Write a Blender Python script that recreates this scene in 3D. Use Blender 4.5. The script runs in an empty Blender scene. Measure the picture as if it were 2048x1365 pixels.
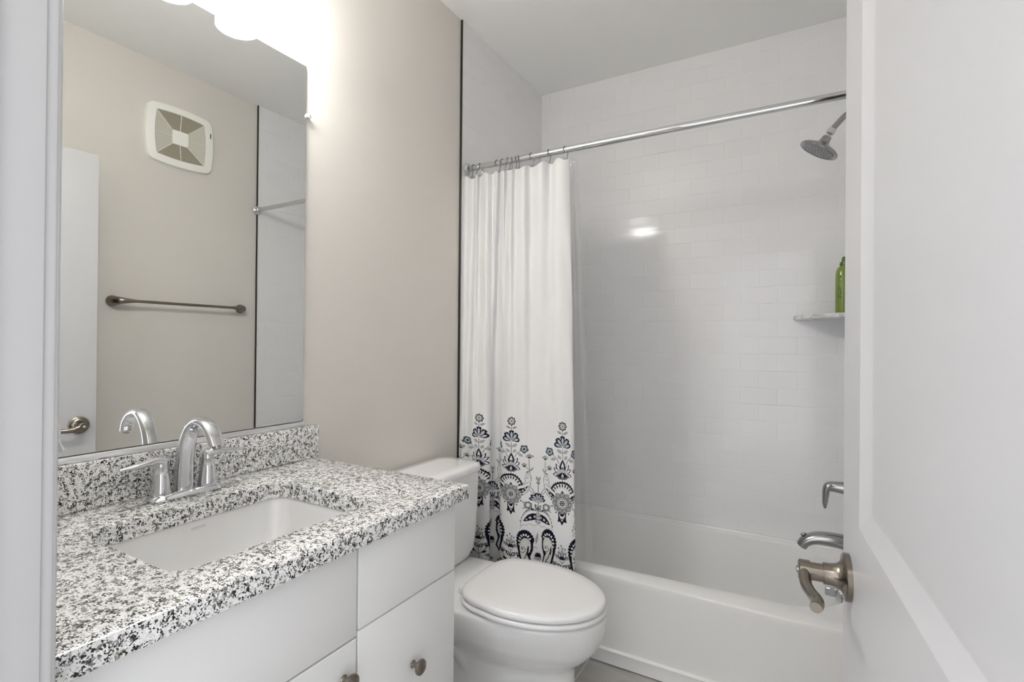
import bpy, bmesh, math, random
import numpy as np
from mathutils import Vector, Matrix
random.seed(4); rng = np.random.default_rng(4)
S = bpy.context.scene; COL = S.collection
PI = math.pi

# ------------------------------------------------------------------ camera, world, light, exposure
def set_camera():
    yaw, pitch, roll = .5193, .0039, .0089
    cam = bpy.data.cameras.new('camera'); o = bpy.data.objects.new('camera', cam); COL.objects.link(o)
    R = Vector((math.cos(yaw), math.sin(yaw), 0))
    F = Vector((-math.sin(yaw)*math.cos(pitch), math.cos(yaw)*math.cos(pitch), math.sin(pitch)))
    U = R.cross(F)
    M = Matrix((R, U, -F)).transposed().to_4x4()
    M = M @ Matrix.Rotation(roll, 4, 'Z')
    M.translation = Vector((1.3067, -2.6089, 1.2351))
    o.matrix_world = M
    cam.sensor_fit = 'HORIZONTAL'; cam.sensor_width = 36; cam.lens = 36*1016.65/2048
    cam.clip_start = .02
    S.camera = o
set_camera()
WORLD, HALL, SHADE_STRENGTH, EXPO = 1.85, 8, 34, 0.14
w = bpy.data.worlds.new('hall_daylight'); S.world = w; w.use_nodes = True
bg = w.node_tree.nodes['Background']; bg.inputs['Color'].default_value = (.96, .975, 1, 1); bg.inputs['Strength'].default_value = WORLD
S.view_settings.view_transform = 'Standard'; S.view_settings.look = 'None'
S.view_settings.gamma = 1; S.view_settings.exposure = EXPO; S.view_settings.use_curve_mapping = False
S.cycles.use_denoising = True; S.cycles.max_bounces = 14; S.cycles.diffuse_bounces = 8
S.cycles.transparent_max_bounces = 16
S.cycles.caustics_reflective = False; S.cycles.caustics_refractive = False
def area(name, loc, rot, size, power, color=(1, 1, 1), size_y=None):
    l = bpy.data.lights.new(name, 'AREA'); l.energy = power; l.color = color; l.size = size
    if size_y: l.shape = 'RECTANGLE'; l.size_y = size_y
    o = bpy.data.objects.new(name, l); COL.objects.link(o); o.location = loc; o.rotation_euler = rot
    return o
area('added_hall_light', (1.05, -3.35, 2.6), (math.radians(-25), 0, 0), .5, HALL, (1, .97, .93))  # unseen lamp added behind the camera to light the room through the doorway

# ------------------------------------------------------------------ constants (metres)
FL = .02            # floor level
CEIL = 2.656
W = 1.55            # tile face to tile face
YF = -2.397         # inner face of the front wall

# ------------------------------------------------------------------ materials
def mat(name, color=(.8, .8, .8), rough=.5, metal=0.0, spec=.5, coat=0.0, bump=0.0, bscale=200.0, var=0.0, vscale=3.0):
    m = bpy.data.materials.new(name); m.use_nodes = True; nt = m.node_tree
    b = nt.nodes['Principled BSDF']
    b.inputs['Roughness'].default_value = rough; b.inputs['Metallic'].default_value = metal
    b.inputs['Specular IOR Level'].default_value = spec; b.inputs['Coat Weight'].default_value = coat
    b.inputs['Coat Roughness'].default_value = .05
    tc = nt.nodes.new('ShaderNodeTexCoord')
    if var > 0:
        n = nt.nodes.new('ShaderNodeTexNoise'); n.inputs['Scale'].default_value = vscale; n.inputs['Detail'].default_value = 4
        nt.links.new(tc.outputs['Object'], n.inputs['Vector'])
        r = nt.nodes.new('ShaderNodeMix'); r.data_type = 'RGBA'
        r.inputs[6].default_value = (*[c*(1-var) for c in color], 1); r.inputs[7].default_value = (*[min(1, c*(1+var)) for c in color], 1)
        nt.links.new(n.outputs['Fac'], r.inputs[0]); nt.links.new(r.outputs[2], b.inputs['Base Color'])
    else:
        b.inputs['Base Color'].default_value = (*color, 1)
    if bump > 0:
        n = nt.nodes.new('ShaderNodeTexNoise'); n.inputs['Scale'].default_value = bscale; n.inputs['Detail'].default_value = 3
        nt.links.new(tc.outputs['Object'], n.inputs['Vector'])
        bp = nt.nodes.new('ShaderNodeBump'); bp.inputs['Strength'].default_value = bump; bp.inputs['Distance'].default_value = .002
        nt.links.new(n.outputs['Fac'], bp.inputs['Height']); nt.links.new(bp.outputs['Normal'], b.inputs['Normal'])
    return m

PAINT = mat('greige_wall_paint', (.68, .652, .612), .55, spec=.3, bump=.12, bscale=260, var=.012)
CEILP = mat('ceiling_paint', (.84, .84, .825), .8, spec=.2, bump=.1, bscale=200, var=.01)
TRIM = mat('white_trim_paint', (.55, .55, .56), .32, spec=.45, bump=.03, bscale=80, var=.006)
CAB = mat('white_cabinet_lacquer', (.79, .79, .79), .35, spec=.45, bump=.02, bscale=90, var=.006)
DARK = mat('dark_gap', (.05, .045, .04), .7)
CHROME = mat('polished_chrome', (.70, .71, .73), .07, metal=1, var=.02, vscale=30)
SATIN = mat('satin_chrome', (.38, .38, .385), .18, metal=1, var=.04, vscale=40)
NICKEL = mat('brushed_bronze_nickel', (.27, .236, .20), .24, metal=1, var=.06, vscale=60, bump=.02, bscale=400)
PORC = mat('white_porcelain', (.80, .80, .805), .08, spec=.55, coat=.3, var=.004)
SINKP = mat('off_white_sink_ceramic', (.74, .74, .74), .1, spec=.5, coat=.2, var=.004)
SEATM = mat('white_seat_plastic', (.82, .82, .825), .2, spec=.5, var=.004)
ACRY = mat('white_tub_acrylic', (.83, .83, .825), .13, spec=.5, coat=.15, var=.006)
CLEARP = mat('clear_white_plastic', (.9, .9, .93), .2, spec=.6, var=.01)
FANP = mat('ivory_fan_plastic', (.88, .88, .83), .4, var=.008)
RIB = mat('ivory_rib_plastic', (.70, .69, .63), .45, var=.008)
FLOORM = None

def mirror_material():
    m = bpy.data.materials.new('mirror_silver'); m.use_nodes = True; nt = m.node_tree; nt.nodes.clear()
    out = nt.nodes.new('ShaderNodeOutputMaterial'); g = nt.nodes.new('ShaderNodeBsdfGlossy')
    g.inputs['Color'].default_value = (.90, .915, .905, 1); g.inputs['Roughness'].default_value = 0.0
    nt.links.new(g.outputs[0], out.inputs[0]); return m
MIRROR = mirror_material()
ALU = mat('bright_aluminium', (.86, .86, .87), .38, metal=1, var=.01)


def tile_material(name, axis, u0):
    """3x6 running bond tile; axis = world axis that runs along the courses, u0 = a joint position on an even course"""
    m = bpy.data.materials.new(name); m.use_nodes = True; nt = m.node_tree; b = nt.nodes['Principled BSDF']
    tc = nt.nodes.new('ShaderNodeTexCoord'); sp = nt.nodes.new('ShaderNodeSeparateXYZ'); nt.links.new(tc.outputs['Object'], sp.inputs[0])
    au = nt.nodes.new('ShaderNodeMath'); au.operation = 'ADD'; au.inputs[1].default_value = -u0+.154*40
    av = nt.nodes.new('ShaderNodeMath'); av.operation = 'ADD'; av.inputs[1].default_value = -(1.895-.0778*4)+.0778*41
    nt.links.new(sp.outputs['XYZ'.index(axis)], au.inputs[0]); nt.links.new(sp.outputs[2], av.inputs[0])
    cb = nt.nodes.new('ShaderNodeCombineXYZ'); nt.links.new(au.outputs[0], cb.inputs[0]); nt.links.new(av.outputs[0], cb.inputs[1])
    br = nt.nodes.new('ShaderNodeTexBrick'); nt.links.new(cb.outputs[0], br.inputs['Vector'])
    br.inputs['Scale'].default_value = 1; br.inputs['Brick Width'].default_value = .154; br.inputs['Row Height'].default_value = .0778
    br.inputs['Mortar Size'].default_value = .0019; br.inputs['Mortar Smooth'].default_value = .35
    br.inputs['Color1'].default_value = (.80, .80, .815, 1); br.inputs['Color2'].default_value = (.815, .815, .83, 1)
    br.inputs['Mortar'].default_value = (.87, .87, .87, 1)
    nt.links.new(br.outputs['Color'], b.inputs['Base Color'])
    b.inputs['Roughness'].default_value = .12; b.inputs['Specular IOR Level'].default_value = .5
    inv = nt.nodes.new('ShaderNodeMath'); inv.operation = 'SUBTRACT'; inv.inputs[0].default_value = 1; nt.links.new(br.outputs['Fac'], inv.inputs[1])
    n = nt.nodes.new('ShaderNodeTexNoise'); n.inputs['Scale'].default_value = 9; n.inputs['Detail'].default_value = 2; nt.links.new(tc.outputs['Object'], n.inputs['Vector'])
    ad = nt.nodes.new('ShaderNodeMath'); ad.operation = 'MULTIPLY_ADD'; ad.inputs[1].default_value = .1
    nt.links.new(n.outputs['Fac'], ad.inputs[0]); nt.links.new(inv.outputs[0], ad.inputs[2])
    bp = nt.nodes.new('ShaderNodeBump'); bp.inputs['Strength'].default_value = .8; bp.inputs['Distance'].default_value = .0013
    nt.links.new(ad.outputs[0], bp.inputs['Height']); nt.links.new(bp.outputs['Normal'], b.inputs['Normal'])
    return m
# joints on the course between two measured rows of the back wall fall at x = .5926 + .154 k
TILE_B = tile_material('white_subway_tile_back', 'X', .5926)
TILE_S = tile_material('white_subway_tile_side', 'Y', -.040)

def floor_material():
    m = bpy.data.materials.new('grey_floor_tile'); m.use_nodes = True; nt = m.node_tree; b = nt.nodes['Principled BSDF']
    tc = nt.nodes.new('ShaderNodeTexCoord')
    mp = nt.nodes.new('ShaderNodeMapping'); mp.inputs['Location'].default_value = (9.465, 9.13, 0); nt.links.new(tc.outputs['Object'], mp.inputs[0])
    br = nt.nodes.new('ShaderNodeTexBrick'); nt.links.new(mp.outputs[0], br.inputs['Vector'])
    br.offset = 0; br.inputs['Scale'].default_value = 1; br.inputs['Brick Width'].default_value = .305; br.inputs['Row Height'].default_value = .61
    br.inputs['Mortar Size'].default_value = .0025; br.inputs['Mortar Smooth'].default_value = .2
    n = nt.nodes.new('ShaderNodeTexNoise'); n.inputs['Scale'].default_value = 7; n.inputs['Detail'].default_value = 6
    st = nt.nodes.new('ShaderNodeMapping'); st.inputs['Scale'].default_value = (.6, 3, 1); nt.links.new(tc.outputs['Object'], st.inputs[0]); nt.links.new(st.outputs[0], n.inputs['Vector'])
    rp = nt.nodes.new('ShaderNodeValToRGB'); rp.color_ramp.elements[0].color = (.40, .39, .375, 1); rp.color_ramp.elements[1].color = (.56, .55, .53, 1)
    rp.color_ramp.elements[0].position = .3; rp.color_ramp.elements[1].position = .7
    nt.links.new(n.outputs['Fac'], rp.inputs[0])
    mx = nt.nodes.new('ShaderNodeMix'); mx.data_type = 'RGBA'; nt.links.new(br.outputs['Fac'], mx.inputs[0]); nt.links.new(rp.outputs[0], mx.inputs[6])
    mx.inputs[7].default_value = (.72, .72, .70, 1); nt.links.new(mx.outputs[2], b.inputs['Base Color']); b.inputs['Roughness'].default_value = .4
    return m
FLOORM = floor_material()

def granite_material():
    m = bpy.data.materials.new('speckled_granite'); m.use_nodes = True; nt = m.node_tree; b = nt.nodes['Principled BSDF']
    tc = nt.nodes.new('ShaderNodeTexCoord')
    wn = nt.nodes.new('ShaderNodeTexNoise'); wn.inputs['Scale'].default_value = 340; wn.inputs['Detail'].default_value = 2; nt.links.new(tc.outputs['Object'], wn.inputs['Vector'])
    wv = nt.nodes.new('ShaderNodeVectorMath'); wv.operation = 'MULTIPLY_ADD'; wv.inputs[1].default_value = (.005,)*3
    nt.links.new(wn.outputs['Color'], wv.inputs[0]); nt.links.new(tc.outputs['Object'], wv.inputs[2])
    def vor(scale):
        v = nt.nodes.new('ShaderNodeTexVoronoi'); v.inputs['Scale'].default_value = scale; nt.links.new(wv.outputs[0], v.inputs['Vector'])
        s = nt.nodes.new('ShaderNodeSeparateColor'); nt.links.new(v.outputs['Color'], s.inputs[0]); return s.outputs[0]
    def noise(scale, det=3):
        n = nt.nodes.new('ShaderNodeTexNoise'); n.inputs['Scale'].default_value = scale; n.inputs['Detail'].default_value = det; nt.links.new(tc.outputs['Object'], n.inputs['Vector']); return n.outputs['Fac']
    def ramp(src, stops, mode='CONSTANT'):
        r = nt.nodes.new('ShaderNodeValToRGB'); r.color_ramp.interpolation = mode
        e = r.color_ramp.elements
        for i, (p, c) in enumerate(stops):
            el = e[i] if i < 2 else e.new(p)
            el.position = p; el.color = (*c, 1)
        nt.links.new(src, r.inputs[0]); return r.outputs[0]
    def math_(op, a, bb):
        k = nt.nodes.new('ShaderNodeMath'); k.operation = op
        for i, s in enumerate((a, bb)):
            if isinstance(s, (int, float)): k.inputs[i].default_value = s
            else: nt.links.new(s, k.inputs[i])
        return k.outputs[0]
    def mix(f, c0, c1):
        k = nt.nodes.new('ShaderNodeMix'); k.data_type = 'RGBA'; nt.links.new(f, k.inputs[0])
        for i, c in ((6, c0), (7, c1)):
            if isinstance(c, tuple): k.inputs[i].default_value = (*c, 1)
            else: nt.links.new(c, k.inputs[i])
        return k
    base = ramp(noise(190, 4), [(.36, (.72, .72, .71)), (.56, (.91, .91, .905))], 'LINEAR')
    gm = ramp(math_('ADD', noise(145, 4), math_('MULTIPLY', noise(45, 2), .35)), [(.72, (0, 0, 0)), (.78, (1, 1, 1))], 'LINEAR')
    gc = ramp(vor(140), [(0, (.30, .29, .27)), (.45, (.20, .20, .195)), (.75, (.40, .39, .375)), (.9, (.25, .225, .16))])
    m1 = mix(gm, base, gc)
    kf = math_('ADD', noise(360, 3), math_('MULTIPLY', math_('SUBTRACT', noise(95, 2), .5), .6))
    km = ramp(kf, [(.558, (0, 0, 0)), (.593, (1, 1, 1))], 'LINEAR')
    m2 = mix(km, m1.outputs[2], (.014, .014, .014))
    nt.links.new(m2.outputs[2], b.inputs['Base Color']); b.inputs['Roughness'].default_value = .16; b.inputs['Specular IOR Level'].default_value = .5
    return m
GRANITE = granite_material()

def marble_material():
    m = bpy.data.materials.new('grey_veined_marble'); m.use_nodes = True; nt = m.node_tree; b = nt.nodes['Principled BSDF']
    tc = nt.nodes.new('ShaderNodeTexCoord'); n = nt.nodes.new('ShaderNodeTexNoise'); n.inputs['Scale'].default_value = 11; n.inputs['Detail'].default_value = 7; n.inputs['Distortion'].default_value = 1.6
    nt.links.new(tc.outputs['Object'], n.inputs['Vector'])
    r = nt.nodes.new('ShaderNodeValToRGB'); e = r.color_ramp.elements
    e[0].position = .38; e[0].color = (.42, .42, .42, 1); e[1].position = .55; e[1].color = (.8, .8, .8, 1)
    nt.links.new(n.outputs['Fac'], r.inputs[0]); nt.links.new(r.outputs[0], b.inputs['Base Color']); b.inputs['Roughness'].default_value = .18
    return m
MARBLE = marble_material()

def shade_material():
    m = bpy.data.materials.new('lit_frosted_glass'); m.use_nodes = True; b = m.node_tree.nodes['Principled BSDF']
    b.inputs['Base Color'].default_value = (.9, .9, .9, 1); b.inputs['Roughness'].default_value = .3
    b.inputs['Emission Color'].default_value = (1, .985, .955, 1); b.inputs['Emission Strength'].default_value = SHADE_STRENGTH
    return m
SHADE = shade_material()

def grille_material():
    m = bpy.data.materials.new('fan_grille_slots'); m.use_nodes = True; nt = m.node_tree; b = nt.nodes['Principled BSDF']
    tc = nt.nodes.new('ShaderNodeTexCoord'); wv = nt.nodes.new('ShaderNodeTexWave'); wv.inputs['Scale'].default_value = 105; wv.bands_direction = 'Y'
    nt.links.new(tc.outputs['Object'], wv.inputs['Vector'])
    r = nt.nodes.new('ShaderNodeValToRGB'); r.color_ramp.elements[0].color = (.40, .385, .32, 1); r.color_ramp.elements[1].color = (.72, .70, .63, 1)
    r.color_ramp.elements[0].position = .25; r.color_ramp.elements[1].position = .75
    nt.links.new(wv.outputs['Fac'], r.inputs[0]); nt.links.new(r.outputs[0], b.inputs['Base Color']); b.inputs['Roughness'].default_value = .5
    return m
GRILLE = grille_material()

def liner_material():
    m = bpy.data.materials.new('clear_vinyl_liner'); m.use_nodes = True; nt = m.node_tree; nt.nodes.clear()
    out = nt.nodes.new('ShaderNodeOutputMaterial'); t = nt.nodes.new('ShaderNodeBsdfTransparent'); t.inputs[0].default_value = (.97, .975, .97, 1)
    d = nt.nodes.new('ShaderNodeBsdfDiffuse'); d.inputs[0].default_value = (.85, .86, .86, 1)
    tl = nt.nodes.new('ShaderNodeBsdfTranslucent'); tl.inputs[0].default_value = (.85, .86, .86, 1)
    a1 = nt.nodes.new('ShaderNodeMixShader'); a1.inputs[0].default_value = .5; nt.links.new(d.outputs[0], a1.inputs[1]); nt.links.new(tl.outputs[0], a1.inputs[2])
    m1 = nt.nodes.new('ShaderNodeMixShader'); m1.inputs[0].default_value = .10
    lw = nt.nodes.new('ShaderNodeLayerWeight'); lw.inputs[0].default_value = .35
    mr = nt.nodes.new('ShaderNodeMapRange'); mr.inputs[3].default_value = .13; mr.inputs[4].default_value = .6; nt.links.new(lw.outputs['Facing'], mr.inputs[0])
    nt.links.new(mr.outputs[0], m1.inputs[0]); nt.links.new(t.outputs[0], m1.inputs[1]); nt.links.new(a1.outputs[0], m1.inputs[2])
    g = nt.nodes.new('ShaderNodeBsdfGlossy'); g.inputs['Roughness'].default_value = .08
    m2 = nt.nodes.new('ShaderNodeMixShader'); m2.inputs[0].default_value = .05; nt.links.new(m1.outputs[0], m2.inputs[1]); nt.links.new(g.outputs[0], m2.inputs[2])
    nt.links.new(m2.outputs[0], out.inputs[0]); return m
LINER = liner_material()

def curtain_material():
    m = bpy.data.materials.new('printed_cotton'); m.use_nodes = True; nt = m.node_tree; nt.nodes.clear()
    out = nt.nodes.new('ShaderNodeOutputMaterial'); at = nt.nodes.new('ShaderNodeAttribute'); at.attribute_name = 'print'
    d = nt.nodes.new('ShaderNodeBsdfDiffuse'); tl = nt.nodes.new('ShaderNodeBsdfTranslucent')
    tc = nt.nodes.new('ShaderNodeTexCoord'); n = nt.nodes.new('ShaderNodeTexNoise'); n.inputs['Scale'].default_value = 18; n.inputs['Detail'].default_value = 4
    mp = nt.nodes.new('ShaderNodeMapping'); mp.inputs['Scale'].default_value = (1, 1, .45); nt.links.new(tc.outputs['Object'], mp.inputs[0]); nt.links.new(mp.outputs[0], n.inputs['Vector'])
    bp = nt.nodes.new('ShaderNodeBump'); bp.inputs['Strength'].default_value = .25; bp.inputs['Distance'].default_value = .008
    nt.links.new(n.outputs['Fac'], bp.inputs['Height'])
    for s in (d, tl):
        nt.links.new(at.outputs['Color'], s.inputs['Color']); nt.links.new(bp.outputs['Normal'], s.inputs['Normal'])
    mx = nt.nodes.new('ShaderNodeMixShader'); mx.inputs[0].default_value = .18
    nt.links.new(d.outputs[0], mx.inputs[1]); nt.links.new(tl.outputs[0], mx.inputs[2]); nt.links.new(mx.outputs[0], out.inputs[0])
    return m
CURTAIN = curtain_material()

# ------------------------------------------------------------------ mesh helpers
def link(name, bm, m, parent=None, smooth=True, angle=35):
    bmesh.ops.recalc_face_normals(bm, faces=bm.faces)
    me = bpy.data.meshes.new(name); bm.to_mesh(me); bm.free()
    if m: me.materials.append(m)
    if smooth:
        me.polygons.foreach_set('use_smooth', [True]*len(me.polygons))
        me.set_sharp_from_angle(angle=math.radians(angle))
    o = bpy.data.objects.new(name, me); COL.objects.link(o)
    if parent: o.parent = parent
    return o
def thing(name, label, cat, loc=(0, 0, 0), group=None):
    o = bpy.data.objects.new(name, None); COL.objects.link(o); o.location = loc
    o.empty_display_size = .05
    return tag(o, label, cat, group)
def tag(o, label, cat, group=None):
    o['label'] = label; o['category'] = cat
    if group: o['group'] = group
    return o
def struct(o, label=None):
    o['kind'] = 'structure'
    if label: o['label'] = label
    return o
def child(name, bm, m, root, **k):
    """mesh written in world coordinates, parented to root (which may be moved off the origin)"""
    o = link(name, bm, m, None, **k); o.parent = root
    o.matrix_parent_inverse = Matrix.Translation(-world_loc(root)); return o
def world_loc(o):
    return Vector(o.location) if o.type == 'EMPTY' else Vector((0, 0, 0))
def add_box(bm, x0, x1, y0, y1, z0, z1, bev=0.0, seg=2):
    b = bmesh.new(); bmesh.ops.create_cube(b, size=1)
    for v in b.verts:
        v.co = Vector(((x0+x1)/2+v.co.x*(x1-x0), (y0+y1)/2+v.co.y*(y1-y0), (z0+z1)/2+v.co.z*(z1-z0)))
    if bev > 0: bmesh.ops.bevel(b, geom=b.edges[:], offset=bev, segments=seg, profile=.5, affect='EDGES')
    merge(bm, b)
def merge(bm, b, M=None):
    me = bpy.data.meshes.new('tmp'); b.to_mesh(me); b.free()
    if M: me.transform(M)
    bm.from_mesh(me); bpy.data.meshes.remove(me)
def box(*a, **k):
    bm = bmesh.new(); add_box(bm, *a, **k); return bm
def add_loft(bm, rings, cap0=True, cap1=True, close=False):
    rv = [[bm.verts.new(p) for p in r] for r in rings]; n = len(rings[0])
    idx = range(len(rv) if close else len(rv)-1)
    for i in idx:
        a, b = rv[i], rv[(i+1) % len(rv)]
        for j in range(n):
            try: bm.faces.new((a[j], a[(j+1) % n], b[(j+1) % n], b[j]))
            except ValueError: pass
    if cap0 and not close: bm.faces.new(rv[0][::-1])
    if cap1 and not close: bm.faces.new(rv[-1])
def loft(rings, **k):
    bm = bmesh.new(); add_loft(bm, rings, **k); return bm
def frame_of(d):
    d = Vector(d).normalized(); up = Vector((0, 0, 1)) if abs(d.z) < .9 else Vector((0, 1, 0))
    a = d.cross(up).normalized(); return a, a.cross(d).normalized(), d
def add_lathe(bm, prof, org, axis=(0, 0, 1), n=40, sx=1.0, sy=1.0):
    """prof: list of (radius, distance along axis)"""
    a, b, d = frame_of(axis); org = Vector(org); rings = []
    for r, h in prof:
        r = max(r, 1e-5)
        rings.append([org+d*h+a*(r*sx*math.cos(2*PI*i/n))+b*(r*sy*math.sin(2*PI*i/n)) for i in range(n)])
    add_loft(bm, rings)
def lathe(*a, **k):
    bm = bmesh.new(); add_lathe(bm, *a, **k); return bm
def catmull(pts, per=8):
    pts = [np.array(p, float) for p in pts]; out = []
    P = [2*pts[0]-pts[1]]+pts+[2*pts[-1]-pts[-2]]
    for i in range(1, len(P)-2):
        for k in range(per):
            t = k/per; a, b, c, d = P[i-1], P[i], P[i+1], P[i+2]
            out.append(.5*((2*b)+(c-a)*t+(2*a-5*b+4*c-d)*t*t+(3*b-a-3*c+d)*t**3))
    out.append(pts[-1]); return np.array(out)
def add_sweep(bm, pts, radii, n=20, side=None, per=6, sup=1.0):
    """pts: centre line; radii: (half width along side, half thickness) or one radius; side: fixed sideways direction"""
    rad = [(r, r) if isinstance(r, (int, float)) else r for r in radii]
    allp = catmull([tuple(p)+tuple(r) for p, r in zip(pts, rad)], per); rings = []
    for i, q in enumerate(allp):
        t = Vector(allp[min(i+1, len(allp)-1)][:3]-allp[max(i-1, 0)][:3]).normalized()
        if side is None: a, b, _ = frame_of(t)
        else: a = Vector(side); a = (a-t*a.dot(t)).normalized(); b = t.cross(a)
        r = []
        for k in range(n):
            th = 2*PI*k/n; c, s = math.cos(th), math.sin(th)
            c = math.copysign(abs(c)**sup, c); s = math.copysign(abs(s)**sup, s)
            r.append(Vector(q[:3])+a*(max(q[3], 1e-4)*c)+b*(max(q[4], 1e-4)*s))
        rings.append(r)
    add_loft(bm, rings)
def sweep(*a, **k):
    bm = bmesh.new(); add_sweep(bm, *a, **k); return bm
def rrect(cx, cy, hx, hy, r, n=8, m=0):
    """rounded rectangle, 4*(n+1) points, counter-clockwise, plus m points along each straight side"""
    r = min(r, hx*.999, hy*.999); out = []
    for qx, qy, a0 in ((1, 1, 0), (-1, 1, PI/2), (-1, -1, PI), (1, -1, 3*PI/2)):
        for k in range(n+1):
            a = a0+PI/2*k/n; out.append((cx+qx*(hx-r)+r*math.cos(a), cy+qy*(hy-r)+r*math.sin(a)))
    if m:
        full = []
        for i, p in enumerate(out):
            full.append(p)
            if i % (n+1) == n:
                q = out[(i+1) % len(out)]; full += [(p[0]+(q[0]-p[0])*k/(m+1), p[1]+(q[1]-p[1])*k/(m+1)) for k in range(1, m+1)]
        out = full
    return out
def at_z(pts, z): return [Vector((x, y, z)) for x, y in pts]
def egg(cx, cy, af, ab, w, pb=1.0, n=64, tilt=0.0):
    """egg outline: af forward (+x), ab backward, half width w; pb < 1 squares the back"""
    out = []
    for i in range(n):
        t = 2*PI*i/n; c, s = math.cos(t), math.sin(t)
        p = 1.0 if c > 0 else pb
        out.append((cx+(af if c > 0 else ab)*math.copysign(abs(c)**p, c), cy+w*math.copysign(abs(s)**(p if c < 0 else 1), s)))
    return out
def hole_slab(outer, inner, z0, z1, bev=0.0):
    """slab with a hole: rings run bottom inner > bottom outer > top outer > top inner"""
    def shrink(pts, d):
        cx = sum(p[0] for p in pts)/len(pts); cy = sum(p[1] for p in pts)/len(pts)
        xs = [p[0] for p in pts]; ys = [p[1] for p in pts]; hx = (max(xs)-min(xs))/2; hy = (max(ys)-min(ys))/2
        mx = (max(xs)+min(xs))/2; my = (max(ys)+min(ys))/2
        return [(mx+(x-mx)*(hx-d)/hx, my+(y-my)*(hy-d)/hy) for x, y in pts]
    if bev <= 0: rings = [at_z(inner, z0), at_z(outer, z0), at_z(outer, z1), at_z(inner, z1)]
    else:
        rings = [at_z(inner, z0), at_z(shrink(outer, bev), z0), at_z(shrink(outer, bev*.3), z0+bev*.3), at_z(outer, z0+bev), at_z(outer, z1-bev),
                 at_z(shrink(outer, bev*.3), z1-bev*.3), at_z(shrink(outer, bev), z1), at_z(shrink(inner, -bev*.6), z1), at_z(shrink(inner, -bev*.15), z1-bev*.2), at_z(inner, z1-bev*.7)]
    return loft(rings, cap0=False, cap1=False, close=True)

# ------------------------------------------------------------------ the room
struct(link('floor', box(-.15, 1.75, -4.2, .15, FL-.1, FL), FLOORM), 'grey stone-look floor tile')
struct(link('ceiling', box(-.15, 1.75, -2.52, .15, CEIL, CEIL+.1), CEILP), 'flat white painted ceiling')
struct(link('wall_left', box(-.15, -.006, -2.52, .15, FL, CEIL), PAINT), 'greige painted wall behind the vanity')
struct(link('wall_right', box(1.556, 1.75, -2.52, .15, FL, CEIL), PAINT), 'greige painted wall seen in the mirror')
struct(link('wall_back', box(-.006, 1.556, 0, .15, FL, CEIL), TILE_B), 'white subway tile wall behind the tub')
struct(link('wall_left_tile', box(-.006, 0, -.785, 0, FL, CEIL), TILE_S), 'white subway tile at the curtain end of the tub')
struct(link('wall_right_tile', box(1.55, 1.556, -.715, 0, FL, CEIL), TILE_S), 'white subway tile at the faucet end of the tub')
def edge_strip(x0, x1, y, name):
    bm = bmesh.new(); add_box(bm, x0, x1, y-.006, y, FL, CEIL-.002, .0008)
    return struct(link(name, bm, EDGEMETAL), 'metal edge strip where tile meets paint, dark reflection painted in')
EDGEMETAL = mat('dark_reflection_edge', (.06, .052, .04), .35, metal=.8)  # dark reflection in the chrome trim, put into its base colour
edge_strip(-.006, .003, -.785, 'trim_1'); edge_strip(1.547, 1.556, -.715, 'trim_2')
# front wall with the doorway the picture is taken through
JX, HX, DH = .637, 1.442, 2.06
bm = bmesh.new()
add_box(bm, -.15, JX-.018, -2.51, YF, FL, CEIL); add_box(bm, HX+.02, 1.75, -2.51, YF, FL, CEIL); add_box(bm, JX-.018, HX+.02, -2.51, YF, DH+.02, CEIL)
struct(link('wall_front', bm, PAINT), 'painted wall around the doorway')
bm = bmesh.new()                                                    # jamb boards and stop
add_box(bm, JX-.018, JX, -2.512, YF+.001, FL, DH+.018, .002); add_box(bm, HX, HX+.02, -2.512, YF+.001, FL, DH+.018, .002); add_box(bm, JX-.018, HX+.02, -2.512, YF+.001, DH, DH+.02, .002)
add_box(bm, JX-.001, JX+.009, -2.475, -2.436, FL, DH, .003); add_box(bm, HX-.009, HX+.001, -2.475, -2.436, FL, DH, .003)
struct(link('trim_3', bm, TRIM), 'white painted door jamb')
bm = bmesh.new()                                                    # casing on the room side, stepped profile
def casing(bm, x0, x1, z0, z1):
    add_box(bm, x0, x1, YF, YF+.012, z0, z1, .003); 
casing(bm, JX-.052, JX-.004, FL, DH+.05); casing(bm, HX+.006, HX+.056, FL, DH+.05); casing(bm, JX-.052, HX+.056, DH+.004, DH+.055)
add_box(bm, JX-.022, JX-.006, YF, YF+.017, FL, DH+.02, .006, 3)
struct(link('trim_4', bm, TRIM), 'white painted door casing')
struct(link('baseboard_left', box(-.006, .008, -1.575, -.80, FL, FL+.11, .003), TRIM), 'white baseboard behind the toilet')
struct(link('baseboard_right', box(1.542, 1.556, -2.33, -.76, FL, FL+.11, .003), TRIM), 'white baseboard along the right wall')

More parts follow.
